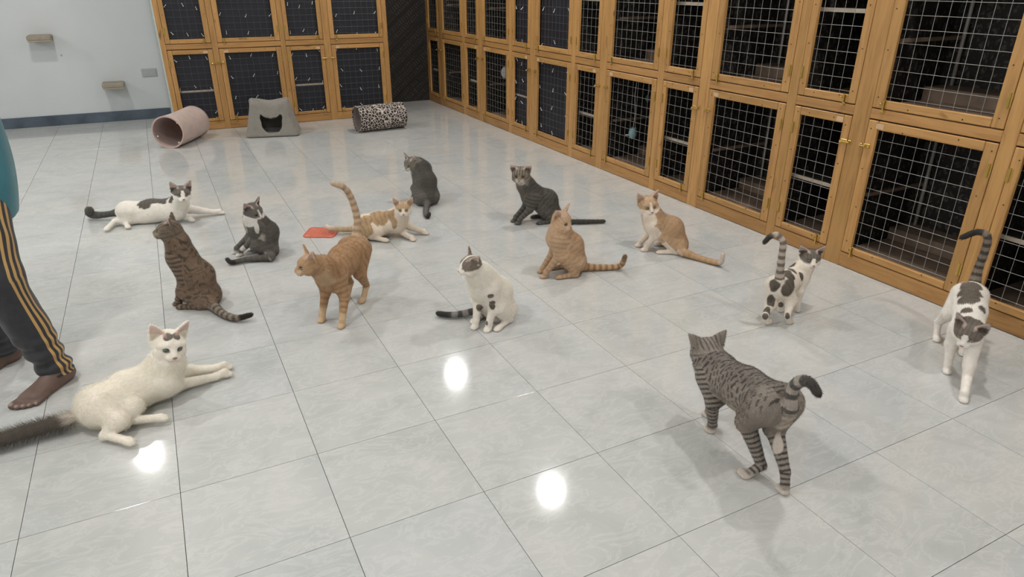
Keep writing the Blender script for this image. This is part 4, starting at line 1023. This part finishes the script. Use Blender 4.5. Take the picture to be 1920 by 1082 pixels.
  'coat': {'base': (0.54, 0.375, 0.235),
           'dark': (0.42, 0.27, 0.155),
           'stripe': 0.4,
           'lam': 0.026,
           'belly': (0.72, 0.6, 0.5),
           'white': (0.82, 0.71, 0.61),
           'tbase': (0.56, 0.38, 0.22),
           'tst': 0.35,
           'tip': (0.7, 0.62, 0.54),
           'tiplen': 0.06,
           'hst': 0.4,
           'whead': -0.004,
           'socks': 0.1,
           'seed': 21,
           'patches': [],
           'whites': [((-0.017, -0.059, 0.195), 0.05), ((-0.012, -0.036, 0.127), 0.045), ((-0.003, -0.08, 0.126), 0.05), ((0.121, -0.016, 0.011), (0.04, 0.04, 0.035)), ((-0.04, -0.021, 0.251), 0.03)]}},
 {'name': 'white_patch_sitting',
  'kind': 'sit',
  'org': (0.864, -0.28, 0.0),
  'hd': (-0.868, -0.497, 0.0),
  'fw': (-0.978, 0.021, -0.208),
  'up': (-0.209, -0.065, 0.976),
  'J': {'P': (0.1157, 0.0662, 0.0517), 'M': (0.0967, 0.0553, 0.1421), 'C': (0.0243, 0.0139, 0.2247), 'N': (-0.0056, -0.0032, 0.2689), 'H': (-0.066, -0.0378, 0.3417), 'FR': (-0.0213, 0.025, 0.0), 'FL': (0.0213, -0.025, 0.0)},
  'tail': [(0.079, 0.057, 0.03), (0.033, 0.124, 0.03), (-0.025, 0.144, 0.022), (-0.088, 0.164, 0.02), (-0.13, 0.206, 0.018)],
  'hs': 0.97,
  'label': 'white cat with a tabby cap and ringed tail sitting in the middle of the room',
  'h': 0.0034,
  'iris': (0.25, 0.22, 0.1),
  'fat': 1.25,
  'ears': 0.45,
  'coat': {'ground': 'white',
           'white': (0.9, 0.82, 0.73),
           'base': (0.24, 0.195, 0.155),
           'dark': (0.09, 0.075, 0.062),
           'stripe': 0.5,
           'tbase': (0.3, 0.28, 0.26),
           'tdark': (0.075, 0.068, 0.06),
           'tst': 0.9,
           'tlam': 0.05,
           'tip': (0.06, 0.055, 0.05),
           'tiplen': 0.06,
           'cap': -0.004,
           'blaze': 0.01,
           'blazetop': 0.05,
           'hst': 0.25,
           'seed': 23,
           'patches': [((0.018, -0.065, 0.191), 0.016), ((0.032, -0.047, 0.149), 0.014), ((0.034, -0.038, 0.126), 0.014), ((0.003, 0.024, 0.101), 0.017), ((0.012, -0.025, 0.041), 0.01)],
           'whites': []}},
 {'name': 'bicolor_back_standing',
  'kind': 'stand',
  'org': (2.184, -0.814, 0.0),
  'hd': (0.947, 0.32, 0.0),
  'fw': (-0.497, -0.843, -0.208),
  'up': (-0.106, -0.179, 0.978),
  'J': {'P': (-0.0623, 0.0025, 0.175),
        'M': (0.025, 0.0338, 0.175),
        'C': (0.1221, 0.0632, 0.175),
        'N': (0.1463, 0.0528, 0.215),
        'H': (0.1704, 0.0484, 0.255),
        'HL': (-0.118, -0.0136, 0.0),
        'HR': (-0.0235, -0.0558, 0.0),
        'FL': (0.0347, 0.0529, 0.0),
        'FR': (0.1068, 0.0165, 0.0)},
  'tail': [(-0.088, -0.012, 0.22), (-0.098, -0.014, 0.281), (-0.101, -0.011, 0.346), (-0.103, -0.008, 0.397), (-0.119, 0.012, 0.428), (-0.137, 0.033, 0.421), (-0.15, 0.051, 0.388)],
  'hs': 1.15,
  'label': 'white and tabby patched kitten standing tail up, looking back over its shoulder',
  'h': 0.0034,
  'iris': (0.42, 0.42, 0.26),
  's': 0.85,
  'fat': 0.95,
  'splay': 0.3,
  'squint': 0.6,
  'coat': {'ground': 'white',
           'white': (0.86, 0.77, 0.68),
           'base': (0.17, 0.145, 0.118),
           'dark': (0.075, 0.064, 0.054),
           'stripe': 0.4,
           'tbase': (0.58, 0.49, 0.41),
           'tdark': (0.14, 0.12, 0.1),
           'tst': 0.8,
           'tip': (0.07, 0.06, 0.052),
           'tiplen': 0.05,
           'cap': 0.002,
           'blaze': 0.006,
           'blazetop': 0.022,
           'hst': 0.5,
           'seed': 25,
           'patches': [((-0.107, -0.002, 0.195), 0.028), ((-0.109, -0.006, 0.18), 0.022), ((-0.001, 0.028, 0.222), 0.022), ((-0.011, -0.002, 0.214), 0.028), ((-0.025, -0.027, 0.206), 0.032), ((-0.056, -0.053, 0.196), 0.034),
                       ((-0.074, -0.055, 0.179), 0.03), ((0.039, 0.028, 0.224), (0.012, 0.03, 0.03)), ((-0.106, -0.002, 0.105), (0.02, 0.02, 0.035)), ((-0.14, -0.017, 0.081), (0.02, 0.02, 0.04)),
                       ((-0.168, -0.035, 0.064), (0.018, 0.018, 0.035)), ((-0.073, -0.079, 0.063), (0.012, 0.012, 0.025)), ((0.077, 0.006, 0.193), 0.022), ((0.099, 0.082, 0.219), 0.02), ((0.022, 0.046, 0.044), 0.012)],
           'whites': []}},
 {'name': 'bicolor_walking',
  'kind': 'stand',
  'org': (2.42, -1.457, 0.0),
  'hd': (-0.765, -0.644, 0.0),
  'fw': (-0.817, -0.227, -0.53),
  'up': (-0.491, -0.208, 0.846),
  'J': {'P': (0.2646, 0.1341, 0.225),
        'M': (0.1524, 0.0594, 0.215),
        'C': (0.0203, -0.0159, 0.195),
        'N': (-0.027, -0.0406, 0.21),
        'H': (-0.0554, -0.0613, 0.215),
        'FL': (-0.1703, -0.1669, 0.0),
        'FR': (-0.0258, -0.011, 0.0),
        'HR': (0.1961, 0.1779, 0.0),
        'HL': (0.1744, 0.0485, 0.0)},
  'tail': [(0.306, 0.15, 0.26), (0.324, 0.161, 0.327), (0.325, 0.158, 0.418), (0.322, 0.164, 0.472), (0.305, 0.198, 0.483), (0.285, 0.24, 0.449)],
  'hs': 1.17,
  'label': 'white cat with grey cap and back patches walking towards the camera by the cages',
  'h': 0.0034,
  'iris': (0.36, 0.32, 0.16),
  'squint': 0.6,
  's': 0.95,
  'fat': 0.98,
  'splay': 0.0,
  'coat': {'ground': 'white',
           'white': (0.9, 0.83, 0.76),
           'base': (0.19, 0.16, 0.13),
           'dark': (0.085, 0.072, 0.06),
           'stripe': 0.35,
           'tbase': (0.26, 0.21, 0.165),
           'tdark': (0.055, 0.047, 0.04),
           'tst': 0.85,
           'tip': (0.045, 0.04, 0.035),
           'tiplen': 0.07,
           'cap': 0.0,
           'blaze': 0.01,
           'blazetop': 0.026,
           'hst': 0.4,
           'seed': 27,
           'patches': [((0.238, 0.131, 0.274), 0.042), ((0.187, 0.096, 0.268), 0.046), ((0.127, 0.066, 0.266), 0.04), ((0.047, 0.021, 0.246), (0.03, 0.03, 0.02)), ((0.122, 0.002, 0.244), 0.02)],
           'whites': []}},
 {'name': 'tabby_walking',
  'kind': 'stand',
  'org': (1.253, -1.467, 0.0),
  'hd': (0.177, 0.984, -0.0),
  'fw': (0.254, 0.932, -0.259),
  'up': (0.068, 0.25, 0.966),
  'J': {'P': (-0.026, -0.1444, 0.2904),
        'M': (-0.0002, -0.001, 0.2597),
        'C': (0.0279, 0.1547, 0.2299),
        'N': (0.0368, 0.2041, 0.2414),
        'H': (0.0425, 0.2358, 0.264),
        'FL': (0.006, 0.1242, 0.0),
        'FR': (0.0616, 0.1975, 0.0),
        'HL': (-0.0607, -0.1066, 0.0),
        'HR': (-0.007, -0.2152, 0.0),
        'HLh': (-0.0061, -0.1207, 0.035),
        'HRh': (0.0083, -0.1982, 0.062)},
  'tail': [(-0.035, -0.196, 0.301), (-0.037, -0.203, 0.335), (-0.036, -0.197, 0.374), (-0.04, -0.22, 0.416), (-0.046, -0.256, 0.433), (-0.052, -0.289, 0.421)],
  'hs': 1.11,
  'label': 'grey spotted tabby cat walking away in the foreground, tail curled',
  'h': 0.0032,
  'fat': 1.12,
  'splay': 0.35,
  'eh': 1.2,
  'hairs': 50000,
  'coat': {'base': (0.33, 0.285, 0.245),
           'dark': (0.065, 0.056, 0.05),
           'stripe': 0.85,
           'lam': 0.0175,
           'wob': 0.6,
           'spots': 0.034,
           'saddle': 0.35,
           'belly': (0.66, 0.58, 0.5),
           'tbase': (0.42, 0.37, 0.32),
           'tdark': (0.09, 0.08, 0.072),
           'tst': 0.9,
           'tlam': 0.045,
           'tip': (0.075, 0.066, 0.06),
           'tiplen': 0.05,
           'hst': 0.7,
           'socks': 0.022,
           'white': (0.68, 0.6, 0.53),
           'cut': 0.0,
           'seed': 29,
           'patches': [],
           'whites': [((-0.004, -0.17, 0.221), (0.022, 0.03, 0.035)), ((0.007, -0.155, 0.139), (0.015, 0.02, 0.05))]}}]

# ---------------------------------------------------------------- cats
def m_fur():
    m = bpy.data.materials.new('cat_fur'); t, b = nt(m); a = t.nodes.new('ShaderNodeAttribute'); a.attribute_name = 'Col'; v = objvec(t, False)
    n = noise(t, v, 420., 3, .7); n2 = noise(t, v, 45., 3, .6); c = mix(t, a.outputs['Color'], ramp(t, n, [(.25, (.93, .93, .93)), (.75, (1.05, 1.05, 1.05))]), 1., 'MULTIPLY'); c = mix(t, c, ramp(t, n2, [(.3, (.93, .93, .93)), (.7, (1.06, 1.06, 1.06))]), 1., 'MULTIPLY')
    t.links.new(c, b.inputs['Base Color']); b.inputs['Roughness'].default_value = .85; b.inputs['Specular IOR Level'].default_value = .15; b.inputs['Sheen Weight'].default_value = .25; b.inputs['Sheen Roughness'].default_value = .5; bump(t, b, n, .22, .0018); return m
M_FUR = m_fur()
def m_hair():
    """single hairs: they let some light through"""
    m = bpy.data.materials.new('cat_hair'); m.use_nodes = True; t = m.node_tree; t.nodes.remove(t.nodes['Principled BSDF']); a = t.nodes.new('ShaderNodeAttribute'); a.attribute_name = 'Col'
    n = noise(t, objvec(t, False), 90., 2); c = mix(t, a.outputs['Color'], ramp(t, n, [(.3, (.96, .96, .96)), (.7, (1.06, 1.06, 1.06))]), 1., 'MULTIPLY')
    d = t.nodes.new('ShaderNodeBsdfDiffuse'); r = t.nodes.new('ShaderNodeBsdfTranslucent'); x = t.nodes.new('ShaderNodeMixShader'); x.inputs[0].default_value = .45; t.links.new(c, d.inputs[0]); t.links.new(c, r.inputs[0]); t.links.new(d.outputs[0], x.inputs[1]); t.links.new(r.outputs[0], x.inputs[2]); t.links.new(x.outputs[0], t.nodes['Material Output'].inputs[0]); return m
M_HAIR = m_hair()
def m_eye():
    m = bpy.data.materials.new('cat_eye'); t, b = nt(m); a = t.nodes.new('ShaderNodeAttribute'); a.attribute_name = 'Col'; t.links.new(a.outputs['Color'], b.inputs['Base Color']); b.inputs['Roughness'].default_value = .08; return m
M_EYE = m_eye()
def eye_mesh(iris):
    n, m = 20, 14; V = []; C_ = []; F = []
    for j in range(m + 1):
        th = math.pi * j / m
        for i in range(n):
            a = 2 * math.pi * i / n; V.append((math.sin(th) * math.cos(a), math.cos(th), math.sin(th) * math.sin(a)))
            x, z = V[-1][0], V[-1][2]; rr = math.hypot(x, z)
            C_.append((.01, .01, .01) if math.hypot(x * 1.7, z) < .34 else (iris if rr < .80 else (.03, .025, .02)))
    for j in range(m):
        for i in range(n): F.append((j * n + i, j * n + (i + 1) % n, (j + 1) * n + (i + 1) % n, (j + 1) * n + i))
    me = pyd(V, F, 'eye'); color_attr(me, np.array(C_)); me.materials.append(M_EYE); me.shade_smooth(); return me
def normals(V, Q):
    a = np.cross(V[Q[:, 2]] - V[Q[:, 0]], V[Q[:, 3]] - V[Q[:, 1]]); n = np.zeros_like(V)
    for i in range(4):
        for k in range(3): n[:, k] += np.bincount(Q[:, i], a[:, k], len(V))
    return n / (np.linalg.norm(n, axis=1)[:, None] + 1e-12)
EYES = {}
def unit_rows(a): return a / (np.linalg.norm(a, axis=1)[:, None] + 1e-9)
def fur(c, V, Q, K_, col, o):
    """short coat: fine tapering hairs laid along the body"""
    X = coords(V, K_); rg = np.random.default_rng(c['coat'].get('seed', 1)); n = K_['nrm']; q = X['q']; hd_ = X['head']; names = X['names']; fl = c.get('fluff', 1.)
    L = np.array([.0095, .0105, .0050, .0085, .0052, .0085])[X['g']] * fl
    if 'tailfluff' in c: L = np.where(X['g'] == 5, .0085 * c['tailfluff'] * sstep(-.01, .05, X['S']), L)
    face = sstep(.0, .045, q[:, 1]); L = np.where(hd_, .0075 * (1 - .78 * face), L)
    F_ = np.where(hd_[:, None], -K_['A'][1] - .5 * face[:, None] * K_['A'][1] * 0 - .25 * K_['A'][2], X['flow'])
    skip = np.zeros(len(V), bool)
    for sg in (-1, 1): skip |= np.linalg.norm((q - [sg * .0182, .037, .0055]) / [.0135, .02, .0105], axis=1) < 1
    skip |= np.linalg.norm((q - [0, .0595, -.008]) / [.008, .008, .007], axis=1) < 1; skip |= hd_ & (q[:, 2] > .036) & ((n @ K_['A'].T)[:, 1] > .2); skip |= (V[:, 2] < .004)
    idx = np.where(~skip)[0]; N = min(len(idx), c.get('hairs', 34000)); idx = rg.choice(idx, N, replace=False)
    r, nn, f_, ln = V[idx], n[idx], F_[idx], L[idx] * rg.uniform(.65, 1.2, N); r = r + rg.normal(0, .0009, (N, 3)); tg = f_ - nn * (f_ * nn).sum(1)[:, None]; tg /= (np.linalg.norm(tg, axis=1)[:, None] + 1e-6)
    d = .42 * nn + .85 * tg + rg.normal(0, .16, (N, 3)); 
    if 'tailfluff' in c: d = np.where((X['g'][idx] == 5)[:, None], .75 * nn + .55 * tg + rg.normal(0, .2, (N, 3)), d)
    d /= np.linalg.norm(d, axis=1)[:, None]; tip = r + d * ln[:, None]; tip[:, 2] = np.maximum(tip[:, 2], .001); w = np.cross(d, nn); w /= (np.linalg.norm(w, axis=1)[:, None] + 1e-6); w *= .00075; base = r - nn * .001
    P_ = np.empty((N * 3, 3)); P_[0::3] = base - w; P_[1::3] = base + w; P_[2::3] = tip; cc = np.repeat(col[idx] * rg.uniform(.88, 1.10, (N, 1)), 3, axis=0)
    me = bpy.data.meshes.new('fur'); me.vertices.add(N * 3); me.vertices.foreach_set('co', P_.astype(np.float32).ravel()); me.loops.add(N * 3); me.loops.foreach_set('vertex_index', np.arange(N * 3, dtype=np.int32)); me.polygons.add(N); me.polygons.foreach_set('loop_start', np.arange(0, N * 3, 3, dtype=np.int32)); me.update(calc_edges=True)
    color_attr(me, np.clip(cc * 1.20, .005, .96)); me.polygons.foreach_set('use_smooth', np.ones(N, bool)); me.normals_split_custom_set_from_vertices(np.repeat(unit_rows(nn + .35 * UP), 3, axis=0).astype(np.float32)); f = link('fur', me, M_HAIR, o); f['kind'] = 'stuff'
def build_cat(c):
    V, Q, K_ = cat_mesh(c, c.get('h', .0036)); K_['nrm'] = normals(V, Q)
    fz = c.get('fuzz', 0.)
    col = coat(V, K_, c); me = numpy_mesh(V, Q, 'cat'); color_attr(me, col); o = link('cat', me, M_FUR, None, c['org']); tag(o, c['label'], 'cat', 'cats in the room')
    ir = c.get('iris', (.30, .30, .10)); e = EYES.setdefault(ir, eye_mesh(ir)) if ir in EYES else EYES.setdefault(ir, eye_mesh(ir)); A = K_['A']; hs_ = K_['hs']; sq = c.get('squint', .75)
    for sg in (-1, 1):
        p = K_['H'] + hs_ * (sg * .0180 * A[0] +   .0308 * A[1] + .0055 * A[2]); f_ = unit(A[1] + sg * .35 * A[0]); u_ = unit(A[2] - f_ * (A[2] @ f_)); r_ = np.cross(f_, u_); x = link('eye', e, None, o); s_ = .0078 * hs_
        x.matrix_local = Matrix(((r_[0] * s_, f_[0] * s_, u_[0] * s_ * sq, p[0]), (r_[1] * s_, f_[1] * s_, u_[1] * s_ * sq, p[1]), (r_[2] * s_, f_[2] * s_, u_[2] * s_ * sq, p[2]), (0, 0, 0, 1)))
    fur(c, V, Q, K_, col, o)
    wb = MB()
    for sg in (-1, 1):
        for j in range(4):
            p = K_['H'] + hs_ * (sg * .014 * A[0] + .050 * A[1] + (-.012 - .003 * j) * A[2]); d_ = unit(sg * A[0] + .25 * A[1] + (.16 - .12 * j) * A[2]); L_ = .042 * hs_
            wb.tube([Vector(p), Vector(p + d_ * L_ * .5), Vector(p + d_ * L_ - A[2] * .006)], [.0005, .0004, .0002], 4)
    wb.build('whiskers', M_TIE, o)
    return o
for c in CATS: build_cat(c)
